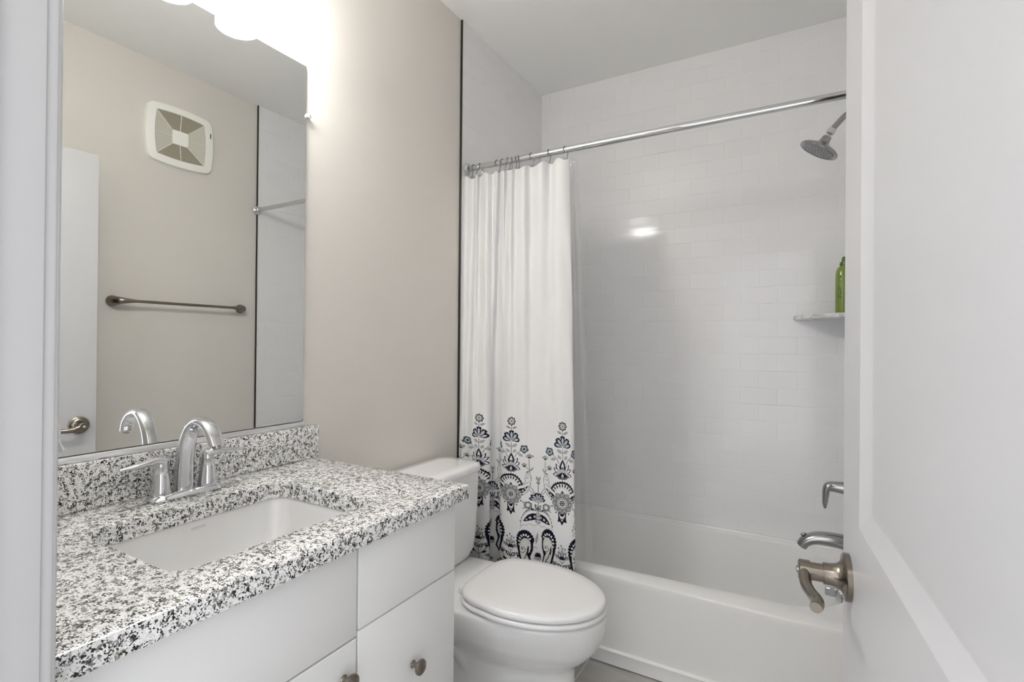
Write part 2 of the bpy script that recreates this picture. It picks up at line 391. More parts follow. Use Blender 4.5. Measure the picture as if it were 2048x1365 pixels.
# ------------------------------------------------------------------ the door, opened into the room
def make_door():
    hinge = Vector((1.433, -2.382, FL)); ang = math.radians(4.6)
    Wd, T, z0, z1 = .803, .035, .012, 2.02
    # local frame: X = along the door from hinge to free edge, Y = towards the room face, Z up
    M = Matrix.Translation(hinge) @ Matrix.Rotation(PI/2+ang, 4, 'Z')
    panels = [(.115, Wd-.136, .20, .715), (.115, Wd-.136, .95, z1-.13)]
    bm = bmesh.new()
    def face(yf, sgn, depth):
        xs = sorted({0, Wd, .115, Wd-.136}); zs = sorted({z0, z1, .20, .715, .95, z1-.13})
        for i in range(len(xs)-1):
            for j in range(len(zs)-1):
                q = (xs[i], xs[i+1], zs[j], zs[j+1])
                if any(abs(q[0]-p[0]) < 1e-6 and abs(q[2]-p[2]) < 1e-6 for p in panels):
                    def rg(d, y): return [Vector((q[0]+d, y, q[2]+d)), Vector((q[1]-d, y, q[2]+d)), Vector((q[1]-d, y, q[3]-d)), Vector((q[0]+d, y, q[3]-d))]
                    add_loft(bm, [rg(0, yf), rg(.0012, yf-sgn*.0006), rg(.026, yf-sgn*.0102), rg(.029, yf-sgn*.0109), rg(.033, yf-sgn*depth)], cap0=False, cap1=True)
                else:
                    bm.faces.new([bm.verts.new((q[0], yf, q[2])), bm.verts.new((q[1], yf, q[2])), bm.verts.new((q[1], yf, q[3])), bm.verts.new((q[0], yf, q[3]))])
    face(0, 1, .011); face(-T, -1, .011)
    add_loft(bm, [[Vector((x, 0, z)) for x, z in ((0, z0), (Wd, z0), (Wd, z1), (0, z1))], [Vector((x, -T, z)) for x, z in ((0, z0), (Wd, z0), (Wd, z1), (0, z1))]], cap0=False, cap1=False)
    bmesh.ops.remove_doubles(bm, verts=bm.verts, dist=1e-5)
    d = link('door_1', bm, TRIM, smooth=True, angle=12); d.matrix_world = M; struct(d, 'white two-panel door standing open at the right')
    def part(name, bm, m, parent=d):
        o = link(name, bm, m, None, smooth=True); o.parent = parent; return o
    hx, hz = Wd-.060, .868-FL
    r = part('rose', lathe([(.004, .0), (.0365, 0), (.0365, .007), (.0345, .0088), (.029, .0098), (.0225, .0125), (.0185, .018), (.0168, .026), (.0168, .036)], (hx, 0, hz), (0, 1, 0), 48), NICKEL)
    bm = bmesh.new()
    add_lathe(bm, [(.0140, .034), (.0140, .054), (.0162, .0545), (.0162, .069), (.014, .071), (.005, .0715)], (hx, 0, hz), (0, 1, 0), 40)
    add_sweep(bm, [(hx-.002, .062, hz-.002), (hx-.014, .0625, hz-.005), (hx-.032, .062, hz-.011), (hx-.056, .057, hz-.013), (hx-.080, .0525, hz-.011), (hx-.100, .054, hz-.009), (hx-.112, .057, hz-.009)],
              [(.0130, .0085), (.0125, .0090), (.0110, .0085), (.0098, .0080), (.0090, .0085), (.0085, .0090), (.0075, .0080)], 20, side=(0, .2, 1))
    part('lever', bm, NICKEL)
    part('privacy_pin', lathe([(.005, .070), (.0055, .0735), (.004, .0745)], (hx, 0, hz), (0, 1, 0), 20), CHROME)
    # the other face's handle and the latch in the edge
    bm = bmesh.new(); add_lathe(bm, [(.004, 0), (.0335, 0), (.0335, .006), (.018, .013), (.0125, .03), (.0125, .055), (.004, .056)], (hx, -T, hz), (0, -1, 0), 40)
    add_sweep(bm, [(hx, -T-.048, hz), (hx-.03, -T-.046, hz), (hx-.11, -T-.042, hz)], [(.010, .007), (.011, .005), (.006, .003)], 16, side=(0, 0, 1))
    part('outer_handle', bm, NICKEL)
    part('latch_plate', box(Wd-.001, Wd+.0012, -T/2-.012, -T/2+.012, hz-.028, hz+.028, .0005), NICKEL)
    bm = bmesh.new()
    for z in (.25, 1.05, 1.80): add_lathe(bm, [(.002, -.045), (.006, -.044), (.006, .044), (.002, .045)], (-.004, .004, z), (0, 0, 1), 16)
    part('hinges', bm, NICKEL)
make_door()

# ------------------------------------------------------------------ vanity
CT, CB = .881, .844
cab = thing('vanity_cabinet', 'white vanity cabinet with flat drawers under the granite counter', 'cabinet', (.28, -1.99, FL))
bm = bmesh.new(); add_loft(bm, [[Vector((x, y, z)) for x, y in q] for q, z in (
    (((.016, -2.375), (.523, -2.375), (.523, -1.601), (.016, -1.601)), CB), (((-.004, -2.393), (.541, -2.393), (.541, -1.583), (-.004, -1.583)), CB), (((-.004, -2.393), (.541, -2.393), (.541, -1.583), (-.004, -1.583)), FL+.09),
    (((-.004, -2.393), (.48, -2.393), (.48, -1.583), (-.004, -1.583)), FL+.0901), (((-.004, -2.393), (.48, -2.393), (.48, -1.583), (-.004, -1.583)), FL), (((.016, -2.375), (.46, -2.375), (.46, -1.601), (.016, -1.601)), FL), (((.016, -2.375), (.46, -2.375), (.46, -1.601), (.016, -1.601)), FL+.11), (((.016, -2.375), (.523, -2.375), (.523, -1.601), (.016, -1.601)), FL+.1101))], cap0=False, cap1=False, close=True)
add_box(bm, .012, .53, -2.38, -1.59, FL+.095, FL+.108)
child('body', bm, CAB, cab)
XF0, XF1 = .542, .561
child('false_front', box(XF0, XF1, -2.390, -1.8995, .6645, .8375, .0025), CAB, cab)
def shaker(y0, y1, z0, z1, fr=.056):
    bm = bmesh.new()
    def rg(d, x): return [Vector((x, y0+d, z0+d)), Vector((x, y1-d, z0+d)), Vector((x, y1-d, z1-d)), Vector((x, y0+d, z1-d))]
    add_loft(bm, [rg(0, XF0), rg(0, XF1-.002), rg(.002, XF1), rg(fr, XF1), rg(fr+.001, XF1-.008), rg(fr+.01, XF1-.008)]); return bm
def knob(y, z, root, name='knob'):
    return child(name, lathe([(.0075, 0), (.0085, .0015), (.0060, .004), (.0052, .012), (.0075, .016), (.0145, .0185), (.0168, .022), (.0160, .026), (.011, .0295), (.003, .031)], (XF1, y, z), (1, 0, 0), 32, sx=1.0, sy=1.0), NICKEL, root)
dl = child('door', shaker(-2.390, -1.8995, .115, .6605), CAB, cab); knob(-1.932, .60, dl)
child('top_drawer', box(XF0, XF1, -1.8945, -1.580, .6735, .8375, .0025), CAB, cab)
d2 = child('drawer', box(XF0, XF1, -1.8945, -1.580, .3715, .6705, .0025), CAB, cab); knob(-1.735, .522, d2)
d3 = child('drawer', box(XF0, XF1, -1.8945, -1.580, .115, .3685, .0025), CAB, cab); knob(-1.735, .24, d3)

SX0, SX1, SY0, SY1 = .166, .486, -2.192, -1.782
def counter():
    inner = rrect((SX0+SX1)/2, (SY0+SY1)/2, (SX1-SX0)/2, (SY1-SY0)/2, .035, 8)
    ox0, ox1, oy0, oy1 = -.005, .587, -2.394, -1.556
    outer = rrect((ox0+ox1)/2, (oy0+oy1)/2, (ox1-ox0)/2, (oy1-oy0)/2, .006, 8)
    return hole_slab(outer, inner, CB+.0005, CT, .004)
tag(link('countertop', counter(), GRANITE, angle=30), 'black and white speckled granite countertop with a rectangular sink cut-out', 'countertop')
tag(link('backsplash', box(-.005, .020, -2.394, -1.546, CT+.0005, .979, .002), GRANITE), 'low speckled granite backsplash strip along the wall under the mirror', 'backsplash')
sink = thing('sink', 'white rectangular undermount sink set below the granite cut-out', 'sink', ((SX0+SX1)/2, (SY0+SY1)/2, .70))
def basin():
    cx, cy, hx, hy = (SX0+SX1)/2, (SY0+SY1)/2, (SX1-SX0)/2, (SY1-SY0)/2
    zt = CB-.0005
    R = lambda d, z, r: at_z(rrect(cx, cy, hx+d, hy+d, r, 8), z)
    return loft([R(-.02, .690, .06), R(.0, .71, .05), R(.014, .80, .05), R(.03, zt-.012, .05), R(.03, zt, .05), R(.004, zt, .04), R(.001, zt-.004, .038), R(-.004, zt-.02, .04), R(-.014, .77, .045), R(-.028, .735, .05), R(-.06, .712, .06), R(-.12, .704, .04)], cap0=True, cap1=True)
child('basin', basin(), SINKP, sink)
bm = bmesh.new(); add_lathe(bm, [(.03, 0), (.031, .003), (.024, .004), (.02, .001), (.004, .001)], ((SX0+SX1)/2, (SY0+SY1)/2, .7045), (0, 0, 1), 32)
child('drain', bm, CHROME, sink)
def text_mesh(name, body, size, M, m, parent, ext=.0003):
    cu = bpy.data.curves.new('t', 'FONT'); cu.body = body; cu.size = size; cu.align_x = 'CENTER'; cu.align_y = 'CENTER'; cu.extrude = ext; cu.space_character = 1.15
    to = bpy.data.objects.new('t', cu); COL.objects.link(to)
    bpy.context.view_layer.update(); dg = bpy.context.evaluated_depsgraph_get()
    me = bpy.data.meshes.new_from_object(to.evaluated_get(dg)); bpy.data.objects.remove(to); bpy.data.curves.remove(cu)
    me.transform(M); me.materials.clear(); me.materials.append(m)
    o = bpy.data.objects.new(name, me); COL.objects.link(o); o.parent = parent; o.matrix_parent_inverse = Matrix.Translation(-world_loc(parent)); return o
INK = mat('grey_ceramic_ink', (.50, .50, .51), .4)
tx = Matrix.Translation((.1702, -1.985, .8285)) @ Matrix(((0, 0, 1, 0), (1, 0, 0, 0), (0, 1, 0, 0), (0, 0, 0, 1))) @ Matrix.Rotation(math.radians(-17), 4, 'X')
text_mesh('lettering', 'KOHLER', .0072, tx, INK, sink)['label'] = 'small grey lettering under the sink rim'

# faucet
fau = thing('sink_faucet', 'chrome two-handle faucet with an arched spout behind the sink', 'faucet', (.08, -1.965, CT))
fy, fx = -1.965, .080
def base_plate():
    rings = []
    for d, z in ((0, 0), (.001, .004), (-.003, .009), (-.010, .013), (-.016, .0145)):
        rings.append(at_z(rrect(fx, fy, .028+d, .079+d, .027+d, 10), CT+.0006+z))
    return loft(rings)
child('base_plate', base_plate(), CHROME, fau)
child('spout', sweep([(fx-.010, fy, CT+.008), (fx-.008, fy, CT+.06), (fx+.002, fy, CT+.115), (fx+.022, fy, CT+.152), (fx+.052, fy, CT+.171), (fx+.084, fy, CT+.167), (fx+.108, fy, CT+.146), (fx+.120, fy, CT+.122)],
      [(.0195, .0175), (.0185, .016), (.0175, .0135), (.0170, .0115), (.0165, .010), (.0165, .0095), (.0165, .010), (.0155, .0105)], 28, side=(0, 1, 0), sup=.75), CHROME, fau)
bm = lathe([(.002, -.002), (.0085, -.002), (.0085, .006), (.002, .006)], (fx+.1195, fy, CT+.122), (.42, 0, -.9), 24)
child('aerator', bm, SATIN, fau)
for s in (-1, 1):
    y0 = fy+s*.051
    h = child('handle', lathe([(.0205, 0), (.0200, .006), (.0150, .045), (.0142, .0465), (.0150, .048), (.0135, .066), (.012, .078), (.010, .082), (.002, .0835)], (fx-.004, y0, CT+.013), (0, 0, 1), 36), CHROME, fau)
    child('lever', sweep([(fx-.002, y0-s*.006, CT+.084), (fx, y0+s*.012, CT+.088), (fx+.004, y0+s*.035, CT+.087), (fx+.008, y0+s*.062, CT+.085), (fx+.010, y0+s*.084, CT+.084)],
          [(.011, .0105), (.0125, .0095), (.0125, .0075), (.0105, .0055), (.003, .002)], 20, side=(1, 0, .15)), CHROME, h)

# hand towel on a ring beside the doorway; only its lower corner shows past the casing
CLOTH = mat('grey_terry_cloth', (.62, .61, .60), .9, bump=.9, bscale=330, var=.25, vscale=140)
tr = thing('towel_ring', 'metal towel ring on the wall beside the doorway, mostly hidden by the casing', 'towel ring', (.503, YF, 1.50))
child('post', lathe([(.022, 0), (.022, .006), (.009, .010), (.008, .030), (.002, .031)], (.503, YF+.0005, 1.50), (0, 1, 0), 24), NICKEL, tr)
child('loop', sweep([(.503+.075*math.sin(a), YF+.022, 1.425+.075*math.cos(a)) for a in np.linspace(.05, 2*PI-.05, 25)], [.004]*25, 10, per=2), NICKEL, tr)
def hanging_towel():
    rings = []
    for k in range(20):
        t = k/19; z = 1.355-.250*t; hw = .055+.012*t; hd = .010+.019*t**3.5; ring = []
        if t > .93: hd *= .85
        for i in range(40):
            a = 2*PI*i/40; r = 1+.05*math.sin(7*a+3*t)+.03*math.sin(13*a-5*t)
            ring.append(Vector((.503+hw*r*math.copysign(abs(math.cos(a))**.8, math.cos(a)), YF+.004+hd+hd*r*math.copysign(abs(math.sin(a))**.8, math.sin(a))*.95, z)))
        rings.append(ring)
    return loft(rings)
tag(link('hand_towel', hanging_towel(), CLOTH), 'grey textured hand towel whose lower corner peeks past the left door casing', 'towel')

# ------------------------------------------------------------------ mirror and light
mir = thing('wall_mirror', 'large frameless wall mirror above the granite backsplash', 'mirror', (0, -1.98, .99))
ML, MR, MB_, MT = -2.375, -1.588, .994, 2.067
def mirror_slab():
    bm = bmesh.new()
    def rg(d, x): return [Vector((x, ML+d, MB_+d)), Vector((x, MR-d, MB_+d)), Vector((x, MR-d, MT-d)), Vector((x, ML+d, MT-d))]
    add_loft(bm, [rg(0, -.0055), rg(0, -.0012), rg(.0012, 0)]); return bm
child('glass', mirror_slab(), MIRROR, mir, smooth=False)
child('bottom_channel', box(-.0055, .006, ML, MR, .9795, .9925, .0012), ALU, mir)
bm = lathe([(.002, -.0055), (.0075, -.005), (.0085, .002), (.0085, .005), (.0065, .008), (.002, .009)], (0, MR+.0065, 1.918), (1, 0, 0), 10)
c = child('clip', bm, CLEARP, mir); c['label'] = 'clear plastic mirror clip'
child('screw', lathe([(.0012, .0088), (.0022, .0092), (.001, .0100)], (0, MR+.0065, 1.918), (1, 0, 0), 12), SATIN, c)

lt = thing('vanity_light', 'three-shade vanity light glowing on the wall above the mirror', 'light', (0, -1.95, 2.24))
child('backplate', box(-.005, .022, -2.235, -1.665, 2.27, 2.34, .006), CHROME, lt)
for y in (-2.11, -1.93, -1.75):
    child('arm', sweep([(.015, y, 2.305), (.06, y, 2.315), (.092, y, 2.30), (.092, y, 2.27)], [.007, .007, .007, .012], 14, side=(0, 1, 0)), CHROME, lt)
    bm = bmesh.new()
    add_lathe(bm, [(.012, .142), (.050, .140), (.0535, .134), (.0545, .0), (.0515, .0), (.0505, .010), (.0500, .09), (.002, .10)], (.092, y, 2.121), (0, 0, 1), 48)
    sh = child('shade', bm, SHADE, lt); sh['label'] = 'white frosted glass shade, lit'

# ------------------------------------------------------------------ toilet
tl = thing('toilet', 'white two-piece toilet between the vanity and the tub, lid closed', 'toilet', (.40, -1.128, FL))
ty = -1.128
def bowl():
    bm = bmesh.new()
    L = [  # z, cx, af, ab, w, pb
        (FL, .45, .256, .32, .128, .6), (FL+.03, .45, .250, .315, .121, .6), (.10, .45, .246, .30, .114, .62), (.19, .45, .242, .300, .110, .66),
        (.222, .45, .247, .31, .113, .68), (.243, .45, .265, .325, .126, .7), (.268, .45, .292, .348, .147, .7), (.300, .45, .318, .378, .168, .66), (.335, .45, .333, .402, .180, .6), (.362, .45, .339, .41, .186, .55), (.386, .45, .341, .415, .187, .5), (.394, .45, .3395, .413, .1855, .5), (.400, .45, .328, .402, .175, .5)]
    P = catmull(L, 4)
    add_loft(bm, [at_z(egg(p[1], ty, p[2], p[3], p[4], p[5]), p[0]) for p in P])
    for s in (-1, 1):   # trapway relief on both flanks
        add_sweep(bm, [(.60, ty+s*.070, .215), (.50, ty+s*.082, .175), (.42, ty+s*.078, .13), (.36, ty+s*.076, .17), (.31, ty+s*.085, .235), (.25, ty+s*.085, .24), (.20, ty+s*.078, .16), (.18, ty+s*.07, FL+.02)],
                  [.02, .030, .034, .036, .038, .038, .036, .036], 18)
    return bm
bw = child('bowl', bowl(), PORC, tl, angle=180)
md = bw.modifiers.new('remesh', 'REMESH'); md.mode = 'VOXEL'; md.voxel_size = .0042; md.use_smooth_shade = True
md = bw.modifiers.new('soften', 'SMOOTH'); md.factor = .5; md.iterations = 14
for s in (-1, 1):
    child('bolt_cap', lathe([(.016, 0), (.015, .010), (.010, .016), (.002, .018)], (.33, ty+s*.135, FL), (0, 0, 1), 24), PORC, tl)
def tank():
    R = lambda x0, x1, hw, z, r: at_z(rrect((x0+x1)/2, ty, (x1-x0)/2, hw, r, 8), z)
    return loft([R(.07, .17, .10, .401, .04), R(.05, .19, .15, .404, .05), R(.034, .200, .178, .418, .05), R(.026, .207, .192, .445, .045), R(.022, .211, .200, .52, .04), R(.019, .214, .204, .733, .036)])
child('tank', tank(), PORC, tl)
def tank_lid():
    def R(d, z): 
        pts = rrect(.1145, ty, .1035+d, .214+d, .045, 8, 8)
        return [Vector((x+(.010*(1-((y-ty)/.21)**2) if x > .1 else 0), y, z)) for x, y in pts]
    return loft([R(-.010, .7335), R(-.002, .737), R(0, .742), R(0, .756), R(-.004, .763), R(-.012, .7675), R(-.05, .769)])
child('tank_lid', tank_lid(), PORC, tl)
def seat_outline(d, n=72):
    # straight back, widest at x ~ .52, round front
    pts = []
    for i in range(n):
        t = 2*PI*i/n; c, s = math.cos(t), math.sin(t)
        if c >= 0: x = .515+(.276+d)*c; y = (.190+d)*s
        else:
            x = .515+(.178+d)*math.copysign(abs(c)**.3, c); y = (.190+d)*math.copysign(abs(s)**.36, s)*(1-.27*(abs(c)**.3)**2.2)
        pts.append((x, ty+y))
    return pts
child('seat', loft([at_z(seat_outline(-.030), .4062), at_z(seat_outline(-.0035), .4060), at_z(seat_outline(.000), .4075), at_z(seat_outline(.0010), .4115), at_z(seat_outline(.0000), .4160), at_z(seat_outline(-.0035), .4188), at_z(seat_outline(-.009), .4196), at_z(seat_outline(-.03), .4190)]), SEATM, tl, angle=50)
child('lid', loft([at_z(seat_outline(-.034), .4240), at_z(seat_outline(-.006), .4240), at_z(seat_outline(-.0035), .4246), at_z(seat_outline(-.002), .4285), at_z(seat_outline(-.0025), .435), at_z(seat_outline(-.0055), .4405), at_z(seat_outline(-.011), .4432), at_z(seat_outline(-.04), .4442), at_z(seat_outline(-.10), .4448)]), SEATM, tl, angle=50)
for s in (-1, 1):
    child('hinge', box(.318, .360, ty+s*.075-.022, ty+s*.075+.022, .3995, .4245, .005, 3), SEATM, tl)

# ------------------------------------------------------------------ bathtub
tub = thing('bathtub', 'white alcove bathtub under the tiled wall, apron facing the toilet', 'bathtub', (.775, -.38, FL))
TZ, TY = .358, -.745
def tub_shell():
    X0, X1, Y1 = .002, 1.548, -.002
    cx, cy = (X0+X1)/2, (TY+Y1)/2
    N = 14
    def outer(d, z): return at_z(rrect(cx, (TY+d+Y1)/2, (X1-X0)/2, (Y1-TY-d)/2, .004, N), z)
    def inner(dx0, dx1, dy0, dy1, r, z): 
        a0, a1, b0, b1 = .115+dx0, 1.445-dx1, -.684+dy0, -.048-dy1
        pts = rrect((a0+a1)/2, (b0+b1)/2, (a1-a0)/2, (b1-b0)/2, r, N); mid = (b0+b1)/2
        pts = [(x, y+(.055*max(0, min(1, (x-.45)/.95))**1.3*(mid-y)/(mid-b0) if y < mid else -.03*max(0, min(1, (x-.75)/.65))**2*(y-mid)/(b1-mid))) for x, y in pts]
        return at_z(pts, z)
    rings = [outer(.03, FL), outer(.03, FL+.002), outer(-.004, FL+.004), outer(-.004, FL+.010), outer(.002, FL+.046), outer(.0, FL+.050), outer(.012, FL+.055), outer(.010, FL+.07), outer(.004, TZ-.03), outer(.0, TZ-.010), outer(.002, TZ-.003), outer(.009, TZ),
             inner(-.008, -.008, -.006, -.006, .205, TZ), inner(-.002, -.002, -.0015, -.0015, .20, TZ-.002), inner(0, 0, 0, 0, .20, TZ-.012),
             inner(.02, .010, .006, .006, .19, TZ-.10), inner(.05, .02, .014, .014, .18, .15), inner(.07, .026, .02, .02, .17, .085), inner(.085, .034, .03, .03, .16, .060), inner(.11, .055, .055, .055, .14, .046), inner(.16, .10, .10, .10, .12, .043)]
    return loft(rings)
child('shell', tub_shell(), ACRY, tub, angle=50)
def flange():
    bm = bmesh.new(); add_box(bm, .004, 1.546, -.016, -.001, TZ-.006, TZ+.006, .004); return bm
child('caulk_bead', flange(), ACRY, tub)
child('overflow_plate', (lambda bm: (add_lathe(bm, [(.038, 0), (.037, .008), (.030, .016), (.012, .018), (.002, .018)], (1.437, -.335, .309), (-1, 0, .06), 36), add_box(bm, 1.385, 1.424, -.351, -.319, .292, .326, .006, 3), bm)[2])(bmesh.new()), CHROME, tub)

# wall-mounted tub fittings on the right tile wall
PY = -.335
vl = thing('shower_valve', 'satin metal shower valve with a drooping lever on the tub end wall', 'valve', (1.55, PY, 0.6950))
child('escutcheon', lathe([(.056, 0), (.055, .004), (.045, .010), (.03, .014), (.004, .014)], (1.5495, PY, 0.6950), (-1, 0, 0), 48), SATIN, vl)
child('hub', lathe([(.034, .012), (.030, .05), (.0235, .095), (.0235, .098), (.022, .099), (.022, .101), (.023, .102), (.0185, .150), (.014, .160), (.002, .162)], (1.5495, PY, 0.7000), (-1, 0, .02), 36), SATIN, vl)
child('lever', sweep([(1.408, PY, 0.7080), (1.394, PY, 0.7030), (1.388, PY, 0.6870), (1.386, PY, 0.6650), (1.384, PY, 0.6370), (1.384, PY, 0.6170)], [(.019, .014), (.020, .0145), (.019, .013), (.017, .0115), (.013, .009), (.004, .004)], 20, side=(0, 1, 0)), SATIN, vl)
sp = thing('tub_spout', 'satin metal tub spout with a diverter knob above the tub rim', 'spout', (1.55, PY, 0.4930))
child('spout_body', sweep([(1.549, PY, 0.4930), (1.47, PY, 0.4980), (1.40, PY, 0.5020), (1.352, PY, 0.4970), (1.322, PY, 0.4810), (1.308, PY, 0.4600)], [(.034, .032), (.032, .029), (.030, .026), (.028, .0235), (.027, .021), (.025, .019)], 28, side=(0, 1, 0)), SATIN, sp)
child('diverter_knob', lathe([(.005, -.004), (.006, .008), (.010, .011), (.011, .013), (.009, .0155), (.002, .016)], (1.318, PY, 0.4940), (-.45, 0, 1), 24), SATIN, sp)
sh = thing('shower_fixture', 'round chrome shower head angled down on a bent arm above the tub', 'shower head', (1.55, PY, 2.10))
child('arm', sweep([(1.549, PY, 2.125), (1.50, PY, 2.125), (1.45, PY, 2.108), (1.415, PY, 2.075), (1.392, PY, 2.048)], [.0105]*5, 18, side=(0, 1, 0)), SATIN, sh)
child('flange', lathe([(.03, 0), (.029, .004), (.016, .012), (.011, .014)], (1.5495, PY, 2.125), (-1, 0, 0), 32), SATIN, sh)
AX = Vector((-.52, .0, -.85)).normalized(); HP = Vector((1.403, PY, 2.062))
child('ball_joint', lathe([(.011, 0), (.0145, .003), (.0150, .022), (.011, .025), (.009, .028), (.012, .031), (.012, .036)], HP, AX, 28), CHROME, sh)
hd = child('head', lathe([(.012, .034), (.016, .036), (.018, .052), (.024, .062), (.045, .072), (.064, .080), (.0705, .086), (.0715, .091), (.070, .094), (.066, .0945), (.064, .0925), (.002, .092)], HP, AX, 56), SATIN, sh)
bm = bmesh.new(); a_, b_, d_ = frame_of(AX)
add_lathe(bm, [(.058, .0920), (.0575, .0945), (.002, .0950)], HP, AX, 48)
for r, n in ((.012, 6), (.024, 12), (.036, 18), (.048, 24)):
    for i in range(n):
        q = HP+a_*(r*math.cos(2*PI*i/n))+b_*(r*math.sin(2*PI*i/n))
        add_lathe(bm, [(.0022, .0945), (.0018, .0975), (.0005, .098)], q, AX, 8)
child('spray_face', bm, mat('grey_rubber_face', (.30, .30, .31), .4, spec=.5), hd)

# corner shelf and bottle
def shelf():
    bm = bmesh.new(); r = .279
    def rg(rr, z): return [Vector((1.549, -.001, z))]+[Vector((1.549-rr*math.cos(a), -.001-rr*math.sin(a), z)) for a in [PI/2*k/28 for k in range(29)]]
    add_loft(bm, [rg(r-.004, 1.3475), rg(r, 1.351), rg(r, 1.362), rg(r-.004, 1.3655)]); return bm
tag(link('corner_shelf', shelf(), MARBLE), 'marble quarter-round corner shelf on the tiled wall beside the door edge', 'shelf')
GREEN = mat('olive_green_plastic', (.165, .225, .028), .25, spec=.5, coat=.3, var=.03, vscale=8)
DGREEN = mat('dark_green_plastic', (.055, .12, .006), .3, var=.05)
PRINT = mat('dark_green_print', (.035, .05, .01), .5)
bt = thing('shampoo_bottle', 'olive green bottle with a dark green cap on the marble corner shelf', 'bottle', (1.462, -.125, 1.3665))
bx, by, bz = 1.466, -.125, 1.3665
def bottle_ring(a, b, z, n=48, yaw=.35):
    out = []
    for i in range(n):
        t = 2*PI*i/n; c, s = math.cos(t), math.sin(t)
        c = math.copysign(abs(c)**.75, c); s = math.copysign(abs(s)**.75, s)
        x, y = a*c, b*s; out.append(Vector((bx+x*math.cos(yaw)-y*math.sin(yaw), by+x*math.sin(yaw)+y*math.cos(yaw), z)))
    return out
bprof = [(0, .040, .026), (.004, .043, .0285), (.02, .0440, .0295), (.12, .0440, .0295), (.165, .0430, .029), (.182, .040, .027), (.192, .034, .024), (.197, .028, .021)]
child('body', loft([bottle_ring(a, b, bz+h) for h, a, b in bprof]), GREEN, bt)
child('cap', loft([bottle_ring(a, b, bz+h) for h, a, b in ((.1975, .0275, .021), (.199, .029, .022), (.212, .028, .0215), (.214, .022, .0185), (.230, .021, .0175), (.234, .018, .015), (.2345, .01, .008))]), DGREEN, bt)
def bottle_pt(t, h, off=.0006, yaw=.35):
    a, b = .0440+off, .0295+off; c, s = math.cos(t), math.sin(t)
    c = math.copysign(abs(c)**.75, c); s = math.copysign(abs(s)**.75, s); x, y = a*c, b*s
    return Vector((bx+x*math.cos(yaw)-y*math.sin(yaw), by+x*math.sin(yaw)+y*math.cos(yaw), bz+h))
for t0, h0, tw, hh in ((3.85, .150, .07, .010), (3.87, .132, .05, .006), (3.80, .105, .10, .004), (3.9, .098, .05, .012), (3.86, .085, .08, .016), (3.84, .068, .10, .012), (3.60, .10, .05, .01), (3.55, .07, .07, .012)):
    ring = []
    for i in range(14):
        a = 2*PI*i/14; k = 1+.35*math.sin(3*a+t0*9)
        ring.append((t0+tw*k*math.cos(a), h0+hh*.5*k*math.sin(a)))
    bm = bmesh.new(); bm.faces.new([bm.verts.new(bottle_pt(*q)) for q in ring])
    child('printed_mark', bm, PRINT, bt)

# ------------------------------------------------------------------ right wall fittings (seen in the mirror)
bar = thing('towel_bar', 'straight metal towel bar on the right wall, seen in the mirror', 'towel bar', (1.55, -1.13, 1.42))
for y, d in ((-1.452, 1), (-.818, -1)):
    child('post', sweep([(1.5555, y, 1.42), (1.545, y, 1.42), (1.520, y+d*.006, 1.42), (1.503, y+d*.022, 1.4205), (1.4975, y+d*.055, 1.421), (1.497, y+d*.085, 1.421)], [.026, .0255, .020, .0155, .0105, .0072], 28), NICKEL, bar)
child('rail', lathe([(.003, 0), (.0075, .001), (.0075, .489), (.003, .490)], (1.497, -1.45+.07, 1.421), (0, 1, 0), 24), NICKEL, bar)

fan = thing('exhaust_fan', 'ivory exhaust fan cover high on the right wall, seen in the mirror', 'fan', (1.556, -1.16, 2.295))
fcy, fcz, fh, fv = -1.160, 2.295, .166, .154
def bulge(hy, hz, x, r, b=.014, n=10):
    pts = rrect(0, 0, hy, hz, r, n, 10); out = []
    # add side bulge
    for (u, v) in pts:
        u2 = u*(1+b/hy*(1-(v/hz)**2)); v2 = v*(1+b/hz*(1-(u/hy)**2))
        out.append(Vector((x, fcy+u2, fcz+v2)))
    return out
bm = bmesh.new()
add_loft(bm, [bulge(fh-.012, fv-.012, 1.5558, .024), bulge(fh-.012, fv-.012, 1.540, .024), bulge(fh-.014, fv-.014, 1.534, .024), bulge(fh-.022, fv-.022, 1.531, .020), bulge(fh-.047, fv-.043, 1.530, .006, .009), bulge(fh-.048, fv-.044, 1.536, .006, .009)], cap0=False, cap1=False)
child('cover_frame', bm, FANP, fan)
gi_h, gi_v, go_h, go_v = .036, .034, fh-.046, fv-.042
def grille_side(k):
    bm = bmesh.new(); cs = [(-1, -1), (1, -1), (1, 1), (-1, 1)]; a, b = cs[k], cs[(k+1) % 4]
    n = 10
    ro = []; ri = []
    for i in range(n+1):
        t = i/n; u = a[0]+(b[0]-a[0])*t; v = a[1]+(b[1]-a[1])*t
        bu = .009*(1-(u if abs(a[0]-b[0]) > 0 else v)**2)
        uu = u*go_h+(bu*u if a[0] == b[0] else 0); vv = v*go_v+(bu*v if a[1] == b[1] else 0)
        ro.append(Vector((1.535, fcy+uu, fcz+vv))); ri.append(Vector((1.546, fcy+u*gi_h, fcz+v*gi_v)))
    A = [bm.verts.new(p) for p in ro]; B = [bm.verts.new(p) for p in ri]
    for i in range(n): bm.faces.new((A[i], A[i+1], B[i+1], B[i]))
    C_ = [bm.verts.new(p+Vector((.003, 0, 0))) for p in ro]; D_ = [bm.verts.new(p+Vector((.003, 0, 0))) for p in ri]
    for i in range(n): bm.faces.new((D_[i], D_[i+1], C_[i+1], C_[i]))
    return bm
GR2 = GRILLE.copy(); GR2.name = 'fan_grille_slots_shaded'  # copy for top and bottom panels, their shade painted into the slot colours
GR2.node_tree.nodes['Color Ramp'].color_ramp.elements[0].color = (.20, .18, .13, 1); GR2.node_tree.nodes['Color Ramp'].color_ramp.elements[1].color = (.42, .39, .31, 1)
